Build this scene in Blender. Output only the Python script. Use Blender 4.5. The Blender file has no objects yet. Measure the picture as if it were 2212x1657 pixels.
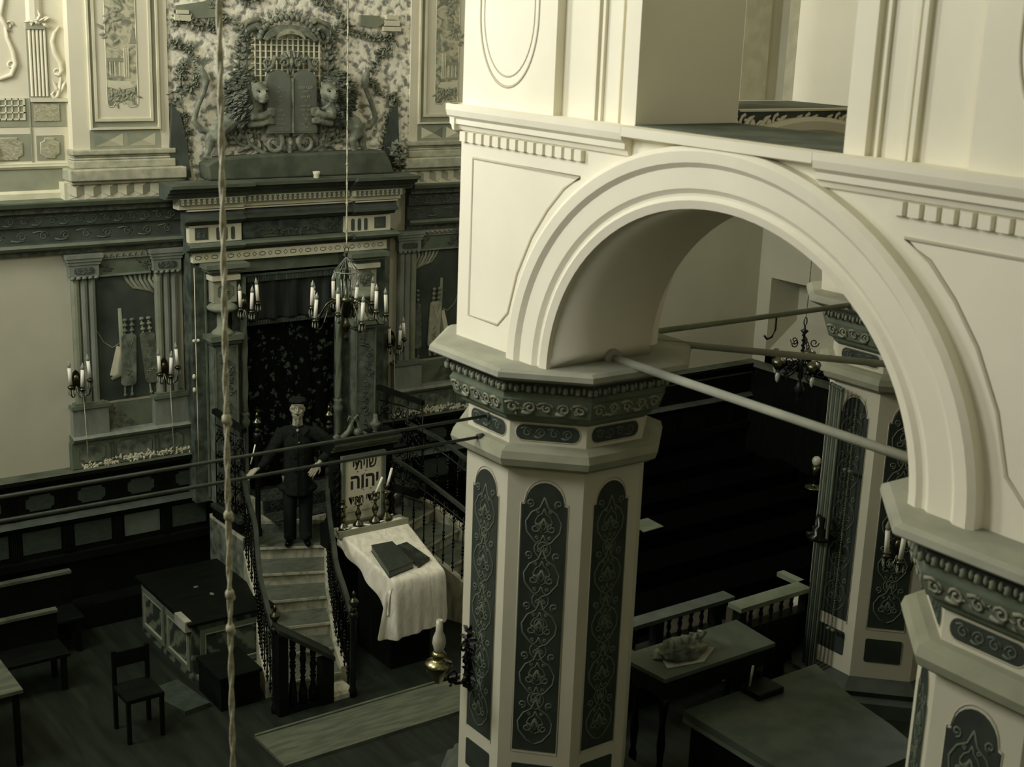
import bpy, bmesh, math, random
from mathutils import Vector, Matrix
from math import sin, cos, pi, radians, sqrt
random.seed(7)
C = bpy.context.scene.collection
FL = -6.65          # room floor, measured from the camera's height; everything is lifted by -FL at the end
# ---------------------------------------------------------------- camera, world, windows' light, exposure
cd = bpy.data.cameras.new('camera'); cam = bpy.data.objects.new('camera', cd); C.objects.link(cam)
bpy.context.scene.camera = cam
_y, _p, _r = radians(36.43), radians(15.1), radians(2.18)
fw = Vector((sin(_y)*cos(_p), cos(_y)*cos(_p), -sin(_p))); ri = Vector((cos(_y), -sin(_y), 0)); up = ri.cross(fw)
cri = cos(_r)*ri + sin(_r)*up; cup = -sin(_r)*ri + cos(_r)*up
cam.matrix_world = Matrix(((cri.x, cup.x, -fw.x, 0), (cri.y, cup.y, -fw.y, 0), (cri.z, cup.z, -fw.z, 0), (0, 0, 0, 1)))
cd.sensor_fit = 'HORIZONTAL'; cd.sensor_width = 36.0; cd.lens = 36.0*2960/2212; cd.clip_start = .05; cd.clip_end = 100
cd.dof.use_dof = True; cd.dof.focus_distance = 14.6; cd.dof.aperture_fstop = 3.6
w = bpy.data.worlds.new('world'); bpy.context.scene.world = w; w.use_nodes = True
w.node_tree.nodes['Background'].inputs[0].default_value = (.80, .87, 1, 1); w.node_tree.nodes['Background'].inputs[1].default_value = 1.0
vs = bpy.context.scene.view_settings
vs.view_transform = 'Standard'; vs.look = 'None'; vs.gamma = 1; vs.use_curve_mapping = False; vs.exposure = -.32
def window_light(name, loc, rot, sx, sy, energy, col=(1, 1, .975)):
    l = bpy.data.lights.new(name, 'AREA'); l.shape = 'RECTANGLE'; l.size = sx; l.size_y = sy; l.energy = energy; l.color = col
    o = bpy.data.objects.new(name, l); C.objects.link(o); o.location = loc; o.rotation_euler = rot
NW = [(-2.6, -1.0), (6.2, 8.2), (10.6, 12.6)]          # north windows (Y from, Y to)
for (a, b), e in zip(NW, (70, 300, 640)): window_light('daylight', (-.72, (a+b)/2, 2.1), (0, radians(-90), 0), 3.0, b-a, e)
for (a, b), e in zip([(0.6, 2.2), (7.4, 9.0)], (25, 150)): window_light('daylight', (14.95, (a+b)/2, 2.1), (0, radians(90), 0), 3.0, b-a, e)
# ---------------------------------------------------------------- materials
def lin(h):
    h = h.lstrip('#'); o = []
    for i in (0, 2, 4):
        c = int(h[i:i+2], 16)/255; o.append(c/12.92 if c <= .04045 else ((c+.055)/1.055)**2.4)
    return (*o, 1)
def mat(name, c1, c2=None, kind='plain', scale=4, rough=.75, metal=0, bump=0, lo=.4, hi=.6, stretch=(1, 1, 1), spec=.5, detail=6, dist=0):
    m = bpy.data.materials.new(name); m.use_nodes = True; n = m.node_tree.nodes; l = m.node_tree.links
    b = n['Principled BSDF']; b.inputs['Roughness'].default_value = rough; b.inputs['Metallic'].default_value = metal
    b.inputs['Specular IOR Level'].default_value = spec
    A = lin(c1); B = lin(c2) if c2 else A; b.inputs['Base Color'].default_value = A
    if kind == 'plain' and not bump: return m
    tc = n.new('ShaderNodeTexCoord'); mp = n.new('ShaderNodeMapping'); mp.inputs['Scale'].default_value = stretch
    l.new(tc.outputs['Object'], mp.inputs['Vector'])
    if kind == 'marble':
        t = n.new('ShaderNodeTexWave'); t.inputs['Scale'].default_value = scale; t.inputs['Distortion'].default_value = 9; t.inputs['Detail'].default_value = 4
        t.inputs['Detail Scale'].default_value = 1.4; t.bands_direction = 'DIAGONAL'
    elif kind == 'leaf':
        t = n.new('ShaderNodeTexVoronoi'); t.inputs['Scale'].default_value = scale; t.feature = 'SMOOTH_F1'; t.inputs['Smoothness'].default_value = .15
    elif kind == 'cell':
        t = n.new('ShaderNodeTexVoronoi'); t.inputs['Scale'].default_value = scale; t.feature = 'DISTANCE_TO_EDGE'
    else:
        t = n.new('ShaderNodeTexNoise'); t.inputs['Scale'].default_value = scale; t.inputs['Detail'].default_value = detail; t.inputs['Distortion'].default_value = dist
    out = t.outputs['Distance'] if kind in ('leaf', 'cell') else t.outputs['Fac' if kind == 'marble' else 0]
    src = mp.outputs['Vector']
    if kind == 'leaf':
        nz = n.new('ShaderNodeTexNoise'); nz.inputs['Scale'].default_value = scale*2.2; l.new(src, nz.inputs['Vector'])
        mx = n.new('ShaderNodeMixRGB'); mx.blend_type = 'ADD'; mx.inputs[0].default_value = .12; l.new(src, mx.inputs[1]); l.new(nz.outputs['Color'], mx.inputs[2]); src = mx.outputs[0]
    l.new(src, t.inputs['Vector'])
    if kind != 'plain':
        r = n.new('ShaderNodeValToRGB'); r.color_ramp.elements[0].position = lo; r.color_ramp.elements[1].position = hi
        r.color_ramp.elements[0].color = A; r.color_ramp.elements[1].color = B
        l.new(out, r.inputs[0]); l.new(r.outputs[0], b.inputs['Base Color'])
    if bump:
        bp = n.new('ShaderNodeBump'); bp.inputs['Strength'].default_value = bump; bp.inputs['Distance'].default_value = .02
        l.new(out, bp.inputs['Height']); l.new(bp.outputs[0], b.inputs['Normal'])
    return m
def glass(name, col='#e8eee8'):
    m = mat(name, col, rough=.08); m.node_tree.nodes['Principled BSDF'].inputs['Transmission Weight'].default_value = .9; return m
M = {}
M['white'] = mat('cream plaster', '#e2ddc6', '#ebe6d0', 'noise', 1.6, .85, bump=.04, lo=.3, hi=.7)
M['shaft'] = mat('pillar paint greyed for shade', '#c2bfa8', '#cbc8b0', 'noise', 1.6, .8, lo=.3, hi=.7)  # cream paint darkened: the weaker light on the shafts is put into the colour
M['white2'] = mat('cream plaster line', '#b9b39a')
M['east'] = mat('grey cream wall paint', '#b4b29b', '#c2c0a8', 'noise', 1.2, .85, lo=.3, hi=.7)
M['upper'] = mat('pale upper wall paint', '#d3cdb2', '#e0dabf', 'noise', 1.3, .85, lo=.3, hi=.7)
M['shade'] = mat('stone grey paint', '#8d8f78', '#9b9c84', 'noise', 3, .8)
M['mid'] = mat('mid grey paint', '#777c68', '#84886f', 'noise', 5, .8)
M['pale'] = mat('pale trim paint', '#c9c6a8', '#d6d2b4', 'noise', 5, .8)
M['dkgreen'] = mat('dark green grey paint', '#3a4137', '#474e44', 'noise', 6, .7)
M['gmid'] = mat('green grey paint', '#59634f', '#67705c', 'noise', 5, .75)
M['scroll'] = mat('painted scroll', '#5d6755', rough=.8)
M['scrolldk'] = mat('dim painted scroll', '#4d5848', rough=.8)
M['black'] = mat('near black stained wood', '#090c08', '#10140d', 'noise', 3, .5, stretch=(1, 8, 1), spec=.2)
M['floor'] = mat('worn dark floor boards', '#131811', '#262e21', 'noise', 2.2, .6, stretch=(6, .7, 1), lo=.3, hi=.75, bump=.1, spec=.3)
M['panel'] = mat('dark wainscot panel', '#2f3a30', '#3b463a', 'noise', 12, .6, stretch=(1, 1, 4))
M['iron'] = mat('black iron', '#0d100c', rough=.45, metal=.3)
M['railw'] = mat('worn handrail wood', '#272d25', '#353c32', 'noise', 6, .35)
M['brass'] = mat('brass', '#8d8b68', rough=.25, metal=1)
M['brassdk'] = mat('tarnished brass', '#5a5b48', rough=.3, metal=1)
M['silver'] = mat('worn silver', '#a9aa98', rough=.28, metal=1)
M['candle'] = mat('white candle sleeve', '#f3efdc', rough=.5)
M['bulb'] = glass('bulb glass')
M['marble'] = mat('veined pale marble', '#8b8e79', '#bcbaa0', 'noise', 5, .5, lo=.35, hi=.55, stretch=(1, 1, .35), dist=2.5)
M['marbledk'] = mat('dark veined marbling', '#2c352b', '#66705c', 'marble', 2.6, .55, lo=.35, hi=.95)
M['mottle'] = mat('mottled painted stone', '#3c463a', '#7e8570', 'noise', 9, .8, lo=.35, hi=.7)
M['mottlelt'] = mat('pale mottled painted stone', '#8f907a', '#b9b79c', 'noise', 10, .85, lo=.3, hi=.7, bump=.15)
M['cloud'] = mat('rough clouded plaster relief', '#85877a', '#f6f0d8', 'noise', 12, .9, lo=.40, hi=.53, bump=.9, detail=9)
M['relief'] = mat('dark carved relief', '#646a5b', '#83866f', 'noise', 14, .6, bump=.35)
M['reliefdk'] = mat('darker carved relief', '#474e42', '#666b59', 'noise', 18, .6, bump=.5)
M['pewshade'] = mat('pew wood blackened for shade', '#050705', rough=1, spec=0)  # near-black base colour stands in for the deep shade behind the arch
M['ledge'] = mat('dusty dark ledge', '#414838', '#565c4a', 'noise', 4, .9)
M['slab'] = mat('dusty slab paint', '#8e9080', '#a2a390', 'noise', 2.5, .8)
M['cloth'] = mat('white linen', '#cfcbb6', '#e6e2cc', 'noise', 7, .9, bump=.5, lo=.35, hi=.6, stretch=(1.6, 1, .5), dist=1.5)
M['board'] = mat('cream board paint', '#ded9be', rough=.8)
M['ink'] = mat('dark lettering', '#20261d', rough=.7)
# ---------------------------------------------------------------- mesh helpers
def E(u, v, w=0): return (u*.96552, 14.0-w, v*.96552)          # painted east wall
def Ak(u, v, w=0): return (u, 13.72-w, v)                       # front of the ark
def Rl(u, v, w=0): return (u*.979, 13.9-w, v*.979)              # relief over the ark
def I3(x, y, z=0): return (x, y, z)
class MB:
    def __init__(s): s.v = []; s.f = []; s.m = []; s.sm = []
    def add(s, vs, fs, m=0, sm=False):
        o = len(s.v); s.v += [tuple(p) for p in vs]
        for f in fs: s.f.append([i+o for i in f]); s.m.append(m); s.sm.append(sm)
        return s
    def box(s, x0, x1, y0, y1, z0, z1, m=0):
        v = [(x, y, z) for x in (x0, x1) for y in (y0, y1) for z in (z0, z1)]
        return s.add(v, [(0, 1, 3, 2), (4, 6, 7, 5), (0, 4, 5, 1), (2, 3, 7, 6), (0, 2, 6, 4), (1, 5, 7, 3)], m)
    def pbox(s, P, u0, u1, v0, v1, w0, w1, m=0):
        v = [P(u, q, k) for u in (u0, u1) for q in (v0, v1) for k in (w0, w1)]
        return s.add(v, [(0, 1, 3, 2), (4, 6, 7, 5), (0, 4, 5, 1), (2, 3, 7, 6), (0, 2, 6, 4), (1, 5, 7, 3)], m)
    def obox(s, c, d, l, wd, h, m=0):                                # box along direction d (xy), centre c
        d = Vector((*d[:2], 0)).normalized(); n = Vector((-d.y, d.x, 0)); c = Vector(c); v = []
        for a in (-l/2, l/2):
            for b in (-wd/2, wd/2):
                for k in (-h/2, h/2): v.append(tuple(c+d*a+n*b+Vector((0, 0, k))))
        return s.add(v, [(0, 1, 3, 2), (4, 6, 7, 5), (0, 4, 5, 1), (2, 3, 7, 6), (0, 2, 6, 4), (1, 5, 7, 3)], m)
    def poly(s, P, pts, w0, w1, m=0, ms=None, sm=False):              # polygon pts (u,v) extruded from w0 to w1
        n = len(pts); v = [P(u, q, w0) for u, q in pts]+[P(u, q, w1) for u, q in pts]
        s.add(v, [list(range(n))[::-1], list(range(n, 2*n))], m)
        return s.add(v, [(i, (i+1) % n, n+(i+1) % n, n+i) for i in range(n)], m if ms is None else ms, sm)
    def mould(s, P, u0, u1, prof, m=0):                             # profile (w,v) swept along u; m int or list per segment
        n = len(prof); v = [P(u0, q, w) for w, q in prof]+[P(u1, q, w) for w, q in prof]
        for i in range(n):
            j = (i+1) % n; s.add([v[i], v[j], v[n+j], v[n+i]], [(0, 1, 2, 3)], m if isinstance(m, int) else m[min(i, len(m)-1)])
        s.add(v[:n], [list(range(n))], 0); return s.add(v[n:], [list(range(n))], 0)
    def mouldv(s, P, v0, v1, prof, m=0):                            # profile (w,u) swept along v
        return s.mould(lambda u, q, w: P(q, u, w), v0, v1, prof, m)
    def rings(s, rs, m=0, cap=(True, True), sm=False):                # list of equal-length point rings
        n = len(rs[0]); o = [p for r in rs for p in r]; fs = []
        for k in range(len(rs)-1):
            for i in range(n): fs.append((k*n+i, k*n+(i+1) % n, (k+1)*n+(i+1) % n, (k+1)*n+i))
        if isinstance(m, int): s.add(o, fs, m, sm)
        else:
            for k in range(len(rs)-1): s.add(rs[k]+rs[k+1], [(i, (i+1) % n, n+(i+1) % n, n+i) for i in range(n)], m[k], sm)
        mm = m if isinstance(m, int) else m[0]
        if cap[0]: s.add(rs[0], [list(range(n))[::-1]], mm)
        if cap[1]: s.add(rs[-1], [list(range(n))], mm if isinstance(m, int) else m[-1])
        return s
    def lathe(s, c, prof, n=12, m=0, ax=None, sy=1):                # prof (r,h) along z (or axis ax)
        c = Vector(c); q = Vector((0, 0, 1)).rotation_difference(Vector(ax)) if ax else None; rs = []
        for r, h in prof:
            rg = []
            for i in range(n):
                p = Vector((r*cos(2*pi*i/n), r*sin(2*pi*i/n)*sy, h))
                if q: p = q @ p
                rg.append(tuple(c+p))
            rs.append(rg)
        return s.rings(rs, m, sm=True)
    def tube(s, pts, r, n=6, m=0, closed=False, flat=1, nrm=None):   # r number or list; flat squashes along nrm
        P = [Vector(p) for p in pts]; k = len(P); rs = []; ref = Vector(nrm) if nrm else None
        for i, p in enumerate(P):
            t = (P[(i+1) % k] if (i < k-1 or closed) else P[i])-(P[i-1] if (i > 0 or closed) else P[i])
            if t.length < 1e-9: t = Vector((0, 0, 1))
            t.normalize()
            a = ref if ref else (Vector((0, 0, 1)) if abs(t.z) < .9 else Vector((1, 0, 0)))
            b = t.cross(a); b.normalize(); a2 = b.cross(t); rr = r[i] if isinstance(r, (list, tuple)) else r
            rs.append([tuple(p+b*rr*cos(2*pi*j/n)+a2*rr*flat*sin(2*pi*j/n)) for j in range(n)])
        if closed: rs.append(rs[0]); return s.rings(rs, m, (False, False), sm=True)
        return s.rings(rs, m, sm=True)
    def ell(s, c, r, n=10, m=0, R=None):                            # ellipsoid
        rs = []; k = max(5, n//2+1)
        for i in range(k+1):
            a = -pi/2+pi*i/k; rg = []
            for j in range(n):
                p = Vector((max(cos(a), .02)*cos(2*pi*j/n)*r[0], max(cos(a), .02)*sin(2*pi*j/n)*r[1], sin(a)*r[2]))
                if R: p = R @ p
                rg.append(tuple(Vector(c)+p))
            rs.append(rg)
        return s.rings(rs, m, sm=True)
    def build(s, name, mats, parent=None, loc=None, local=False, bevel=0):
        me = bpy.data.meshes.new(name); base = Vector((0, 0, 0)); inv = None
        if not local:
            if parent is not None: inv = wmat(parent).inverted()
            elif loc: base = Vector(loc)
        vv = [tuple(inv @ Vector(p)) for p in s.v] if inv else [tuple(Vector(p)-base) for p in s.v]
        me.from_pydata(vv, [], s.f)
        for m_ in (mats if isinstance(mats, (list, tuple)) else [mats]): me.materials.append(M[m_] if isinstance(m_, str) else m_)
        for i, p in enumerate(me.polygons): p.material_index = s.m[i]; p.use_smooth = s.sm[i]
        bm = bmesh.new(); bm.from_mesh(me); bmesh.ops.remove_doubles(bm, verts=bm.verts, dist=1e-5)
        bmesh.ops.recalc_face_normals(bm, faces=bm.faces); bm.to_mesh(me); bm.free(); me.update()
        o = bpy.data.objects.new(name, me); C.objects.link(o)
        if parent is not None: o.parent = parent
        else: o.location = base
        if bevel: md = o.modifiers.new('bevel', 'BEVEL'); md.width = bevel; md.segments = 2; md.limit_method = 'ANGLE'
        return o
def wmat(o):
    m = Matrix.Translation(o.location) @ o.rotation_euler.to_matrix().to_4x4()
    return (wmat(o.parent) @ m) if o.parent else m
def thing(name, label, cat, loc=(0, 0, 0), rz=0, group=None):
    o = bpy.data.objects.new(name, None); C.objects.link(o); o.empty_display_size = .1
    o.location = loc; o.rotation_euler = (0, 0, rz); o['label'] = label; o['category'] = cat
    if group: o['group'] = group
    return o
def tag(o, label, cat, group=None, kind=None):
    o['label'] = label; o['category'] = cat
    if group: o['group'] = group
    if kind: o['kind'] = kind
    return o
def st(o): o['kind'] = 'structure'; return o
def dup(root, loc, label, rz=None, group=None):
    r = root.copy(); C.objects.link(r); r.location = loc; r['label'] = label
    if rz is not None: r.rotation_euler = (0, 0, rz)
    if group: r['group'] = group
    for ch in list(root.children):
        c = ch.copy(); C.objects.link(c); c.parent = r
        for g in list(ch.children):
            d = g.copy(); C.objects.link(d); d.parent = c
    return r
def spiral(c, r, turns, a0, sgn=1, n=14, rin=.25):
    return [(c[0]+r*(1-(1-rin)*i/n)*cos(a0+sgn*2*pi*turns*i/n), c[1]+r*(1-(1-rin)*i/n)*sin(a0+sgn*2*pi*turns*i/n)) for i in range(n+1)]
def line(mb, P, pts, r, w=0, m=0, n=4, flat=.35, closed=False):     # painted or carved line standing slightly proud of plane P
    q = [P(u, v, w) for u, v in pts]; a = Vector(P(0, 0, 1))-Vector(P(0, 0, 0))
    return mb.tube(q, r, n, m, closed, flat, a.normalized())
def scrollband(mb, P, u0, u1, v0, v1, step, r, w, m=0):             # running scroll along u
    n = max(1, round((u1-u0)/step)); d = (u1-u0)/n; h = (v1-v0); vm = (v0+v1)/2
    for i in range(n):
        s = 1 if i % 2 else -1; c = (u0+(i+.5)*d, vm)
        line(mb, P, spiral(c, h*.42, 1.3, pi if s > 0 else 0, -s if s > 0 else 1, 12), r, w, m)
        line(mb, P, [(c[0]-d*.5, vm-s*h*.3), (c[0]-d*.2, vm-s*h*.42), (c[0]+d*.1, vm-s*h*.34)], r*1.5, w, m)
def filigree(mb, P, u0, u1, v0, v1, r, w, m=0, unit=None):          # vertical panel of paired C-scrolls
    W = u1-u0; um = (u0+u1)/2; unit = unit or W*1.15; n = max(1, round((v1-v0)/unit)); d = (v1-v0)/n
    for i in range(n):
        a = v0+i*d
        for s in (-1, 1):
            line(mb, P, [(um, a+d*.02), (um+s*W*.2, a+d*.1), (um+s*W*.4, a+d*.3), (um+s*W*.43, a+d*.48), (um+s*W*.3, a+d*.66), (um+s*W*.1, a+d*.76), (um, a+d*.96)], r, w, m)
            line(mb, P, spiral((um+s*W*.2, a+d*.36), W*.13, 1.2, pi/2, s, 9), r, w, m)
            line(mb, P, spiral((um+s*W*.34, a+d*.84), W*.11, 1.2, -pi/2, -s, 9), r, w, m)
            line(mb, P, [(um, a+d*.3), (um+s*W*.08, a+d*.44), (um, a+d*.56)], r*1.2, w, m)
def arc(cx, cy, rx, ry, a0, a1, n): return [(cx+rx*cos(a0+(a1-a0)*i/n), cy+ry*sin(a0+(a1-a0)*i/n)) for i in range(n+1)]
def rrect(u0, u1, v0, v1, r, n=4):
    return arc(u1-r, v1-r, r, r, 0, pi/2, n)+arc(u0+r, v1-r, r, r, pi/2, pi, n)+arc(u0+r, v0+r, r, r, pi, 1.5*pi, n)+arc(u1-r, v0+r, r, r, 1.5*pi, 2*pi, n)
def notch(u0, u1, v0, v1, c):                                       # rectangle with cut corners
    return [(u0+c, v0), (u1-c, v0), (u1-c, v0+c*.5), (u1, v0+c), (u1, v1-c), (u1-c, v1-c*.5), (u1-c, v1), (u0+c, v1), (u0+c, v1-c*.5), (u0, v1-c), (u0, v0+c), (u0+c, v0+c*.5)]
def frame(mb, P, u0, u1, v0, v1, t, w0, w1, m=0):
    for a in ((u0, u1, v0, v0+t), (u0, u1, v1-t, v1), (u0, u0+t, v0+t, v1-t), (u1-t, u1, v0+t, v1-t)): mb.pbox(P, *a, w0, w1, m)
# ================================================================ ROOM SHELL
XN, XS, YW, YE, ZC = -.6, 14.81, -4.3, 14.0, 5.2
st(MB().box(XN-.3, XS+.9, YW-.3, YE+.3, FL-.3, FL).build('floor', 'floor'))
st(MB().box(XN-.3, XS+.9, YW-.3, YE+.3, ZC, ZC+.3).build('ceiling', 'upper'))
st(MB().box(XN-.3, XS+.9, YE, YE+.3, FL, -1.97).box(XN-.3, XS+.9, YE, YE+.3, -1.97, ZC, 1).build('wall_east', ['east', 'upper']))
st(MB().box(XN-.3, XS+.9, YW-.3, YW, FL, ZC).build('wall_west', 'east'))
wn = MB()
def wall_openings(mb, x0, x1, ops, z0, z1):
    ys = [YW]+[q for o in ops for q in o]+[YE]
    for i in range(0, len(ys), 2): mb.box(x0, x1, ys[i], ys[i+1], FL, ZC)
    for a, b in ops: mb.box(x0, x1, a, b, FL, z0).box(x0, x1, a, b, z1, ZC)
wall_openings(wn, XN-.3, XN, NW, .6, 3.6); st(wn.build('wall_north', 'east'))
ws = MB(); ys = [YW, .6, 2.2, 7.4, 9.0, YE]
for i in (0, 2, 4): ws.box(XS, XS+.3, ys[i], ys[i+1], -3.6 if i == 4 else FL, ZC)
for i in (1, 3): ws.box(XS, XS+.3, ys[i], ys[i+1], FL, .6).box(XS, XS+.3, ys[i], ys[i+1], 3.6, ZC)
# deep window niche near the south-east corner: arched head, sloping sill
ws.box(XS, XS+.3, 9.0, 12.0, FL, -3.6).box(XS, XS+.3, 12.0, 13.75, FL, -4.75).box(XS, XS+.3, 13.75, YE, FL, -3.6)
ws.box(XS+.62, XS+.9, 12.0, 13.75, -4.75, -3.6).box(XS+.3, XS+.9, 11.9, 12.0, -4.9, -3.5).box(XS+.3, XS+.9, 13.75, 13.85, -4.9, -3.5).box(XS+.3, XS+.9, 11.9, 13.85, -3.6, -3.5)
ws.poly(lambda u, v, w: (XS+u, w, v), [(0, -4.75), (.62, -4.3), (.62, -4.9), (0, -4.9)], 12.0, 13.75)
st(ws.build('wall_south', 'east'))
def window_grid(name, x, a, b, z0, z1):
    f = MB(); P = lambda u, v, w: (x+w, u, v)
    frame(f, P, a, b, z0, z1, .08, -.04, .04)
    for i in (1, 2): f.pbox(P, a+(b-a)*i/3-.02, a+(b-a)*i/3+.02, z0, z1, -.03, .03)
    for i in range(1, 5): f.pbox(P, a, b, z0+(z1-z0)*i/5-.02, z0+(z1-z0)*i/5+.02, -.03, .03)
    st(f.build(name, 'pale'))
for i, (a, b) in enumerate(NW): window_grid('window_%d' % (i+1), XN-.2, a, b, .6, 3.6)
for i, (a, b) in enumerate([(.6, 2.2), (7.4, 9.0)]): window_grid('window_%d' % (i+4), XS+.25, a, b, .6, 3.6)
# ================================================================ BIMAH TOWER: four octagonal pillars and the arcade they carry
CX, CY, HX, HY = 7.07, 4.857, 1.75, 1.8225
BF = -5.32                                                          # bimah floor
def octo(c, h, f, z): return [(c[0]+a, c[1]+b, z) for a, b in ((-h, f), (-h, -f), (-f, -h), (f, -h), (h, -f), (h, f), (f, h), (-f, h))]
def facemap(c, h, f, k):                                            # plane map of face k of an octagon: u along face, v up, w outward
    p = octo(c, h, f, 0); a = Vector(p[k]); b = Vector(p[(k+1) % 8]); mid = (a+b)/2; d = (b-a).normalized(); n = (mid-Vector((c[0], c[1], 0))).normalized()
    return (lambda u, v, w=0: tuple(Vector((mid.x, mid.y, v))+d*u+n*w)), (b-a).length/2
def tomb(u, v0, v1):                                                # arched panel outline with small shoulders
    return [(-u, v0), (u, v0), (u, v1-u*1.05), (u*.86, v1-u*1.02)]+arc(0, v1-u*.95, u*.84, u*.95, .12, pi-.12, 10)+[(-u*.86, v1-u*1.02), (-u, v1-u*1.05)]
def foliage_(mb, P, u0, u1, v0, v1, n):
    for _ in range(n):
        u = random.uniform(u0, u1); v = random.uniform(v0, v1); a = random.random()*6.28; L = .028
        mb.add([P(u, v, .004), P(u+L*.5*cos(a)-.008*sin(a), v+L*.5*sin(a)+.008*cos(a), .008), P(u+L*cos(a), v+L*sin(a), .004), P(u+L*.5*cos(a)+.008*sin(a), v+L*.5*sin(a)-.008*cos(a), .008)], [(0, 1, 2, 3)])
def pillar(cx, cy, label, faces):
    t = thing('octagonal_pillar', label, 'pillar', (cx, cy, BF), 0, 'octagonal pillars of the reading platform'); c = (cx, cy)
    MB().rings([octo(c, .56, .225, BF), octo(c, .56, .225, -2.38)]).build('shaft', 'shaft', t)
    b = MB().rings([octo(c, .74, .3, BF), octo(c, .74, .3, -5.2), octo(c, .66, .27, -5.18), octo(c, .68, .28, -5.13), octo(c, .60, .24, -5.08), octo(c, .565, .226, -5.06)])
    b.build('base_moulding', 'dkgreen', t)
    MB().rings([octo(c, .56, .225, -2.70), octo(c, .60, .25, -2.685), octo(c, .645, .27, -2.655), octo(c, .66, .275, -2.61), octo(c, .645, .27, -2.565), octo(c, .60, .25, -2.545), octo(c, .56, .225, -2.54)]).build('neck_ring', 'shade', t)
    cap = MB().rings([octo(c, .56, .225, -2.40), octo(c, .60, .24, -2.37), octo(c, .61, .25, -2.345), octo(c, .64, .27, -2.33), octo(c, .645, .27, -2.32)])
    cap.build('lower_moulding', 'gmid', t)
    fr = MB().rings([octo(c, .645, .27, -2.32), octo(c, .67, .29, -2.225), octo(c, .655, .28, -2.22), octo(c, .655, .28, -2.18)]); fr.build('frieze', 'gmid', t)
    orn = MB()
    for k in faces:
        P, L = facemap(c, .655, .28, k); Q = lambda u, v, w, P=P: P(u, v, w+.0025+(v+2.32)*.2-.01)
        scrollband(orn, Q, -L*.97, L*.97, -2.32, -2.23, .105, .0085, .004)
        foliage_(orn, Q, -L*.95, L*.95, -2.305, -2.24, 26)
    orn.build('frieze_scrollwork', 'friezelt', t)
    de = MB().rings([octo(c, .66, .28, -2.185), octo(c, .66, .28, -2.10)])
    dn = MB()
    for k in faces:
        P, L = facemap(c, .69, .3, k); n = max(4, round(L*2/.036))
        for i in range(n):
            u = -L+(i+.5)*2*L/n
            if i % 2 == 0: dn.lathe(P(u, -2.15, .0), [(.005, -.022), (.017, -.012), (.014, .0), (.017, .012), (.006, .022)], 7)
            else: dn.ell(P(u, -2.145, -.005), (.012, .012, .022), 6)
    de.build('dentil_bed', 'dkgreen', t); o = dn.build('dentil_row', 'mid', t)
    MB().rings([octo(c, .665, .285, -2.115), octo(c, .71, .34, -2.095), octo(c, .765, .37, -2.07), octo(c, .775, .375, -2.06), octo(c, .77, .373, -2.03), octo(c, .74, .36, -2.015)]).build('abacus_slab', 'slab', t)
    pn = MB(); fi = MB(); li = MB()
    for k in faces:
        P, L = facemap(c, .56, .225, k)
        pn.poly(P, tomb(L*.6, -4.62, -2.78), .0, .004); pn.poly(P, rrect(-L*.6, L*.6, -4.92, -4.72, .015), 0, .004)
        filigree(fi, P, -L*.55, L*.55, -4.58, -2.86, .0062, .0055, unit=L*1.5); filigree(fi, P, -L*.26, L*.26, -4.5, -2.94, .0045, .0055, unit=L*.75); [line(fi, P, arc(0, z_, L*.13, L*.13, 0, 2*pi, 12)[:-1], .006, .0055, closed=True) for z_ in (-3.2, -3.72, -4.24)]

        pn.poly(P, rrect(-L*.82, L*.82, -2.51, -2.415, .045), 0, .004)
        scrollband(fi, P, -L*.7, L*.7, -2.5, -2.425, .09, .0045, .0055)
        frl = tomb(L*.63, -4.64, -2.76); line(li, P, frl, .004, .002, closed=True)
        line(li, P, rrect(-L*.84, L*.84, -2.516, -2.409, .05), .004, .002, closed=True)
    pn.build('painted_panel', 'pillpanel', t); fi.build('panel_scrollwork', 'scroll', t); li.build('panel_outline', 'white2', t)
    return t
M['shadepanel'] = mat('pale wainscot panel', '#5b6558', '#646d5e', 'noise', 6, .6)
M['tabletstone'] = mat('smooth grey tablet', '#63685a', '#6d7263', 'noise', 5, .55)
M['friezelt'] = mat('raised frieze paint', '#868975', '#96987f', 'noise', 8, .8)
M['pillpanel'] = mat('dark green panel paint', '#252e25', '#303a2f', 'noise', 5, .7)
pillar(CX-HX, CY+HY, 'cream octagonal pillar with dark scroll panels, left of the big arch, oil lamp on its side', (0, 1, 2, 7))
pillar(CX-HX, CY-HY, 'nearest octagonal pillar, at the lower right corner under the right foot of the arch', (0, 7, 1))
pillar(CX+HX, CY+HY, 'octagonal pillar seen far behind through the big arch, beside the bundle of rods', (0, 1, 2))
pillar(CX+HX, CY-HY, 'fourth octagonal pillar of the platform, hidden right of the frame', (0, 1, 7))
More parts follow.
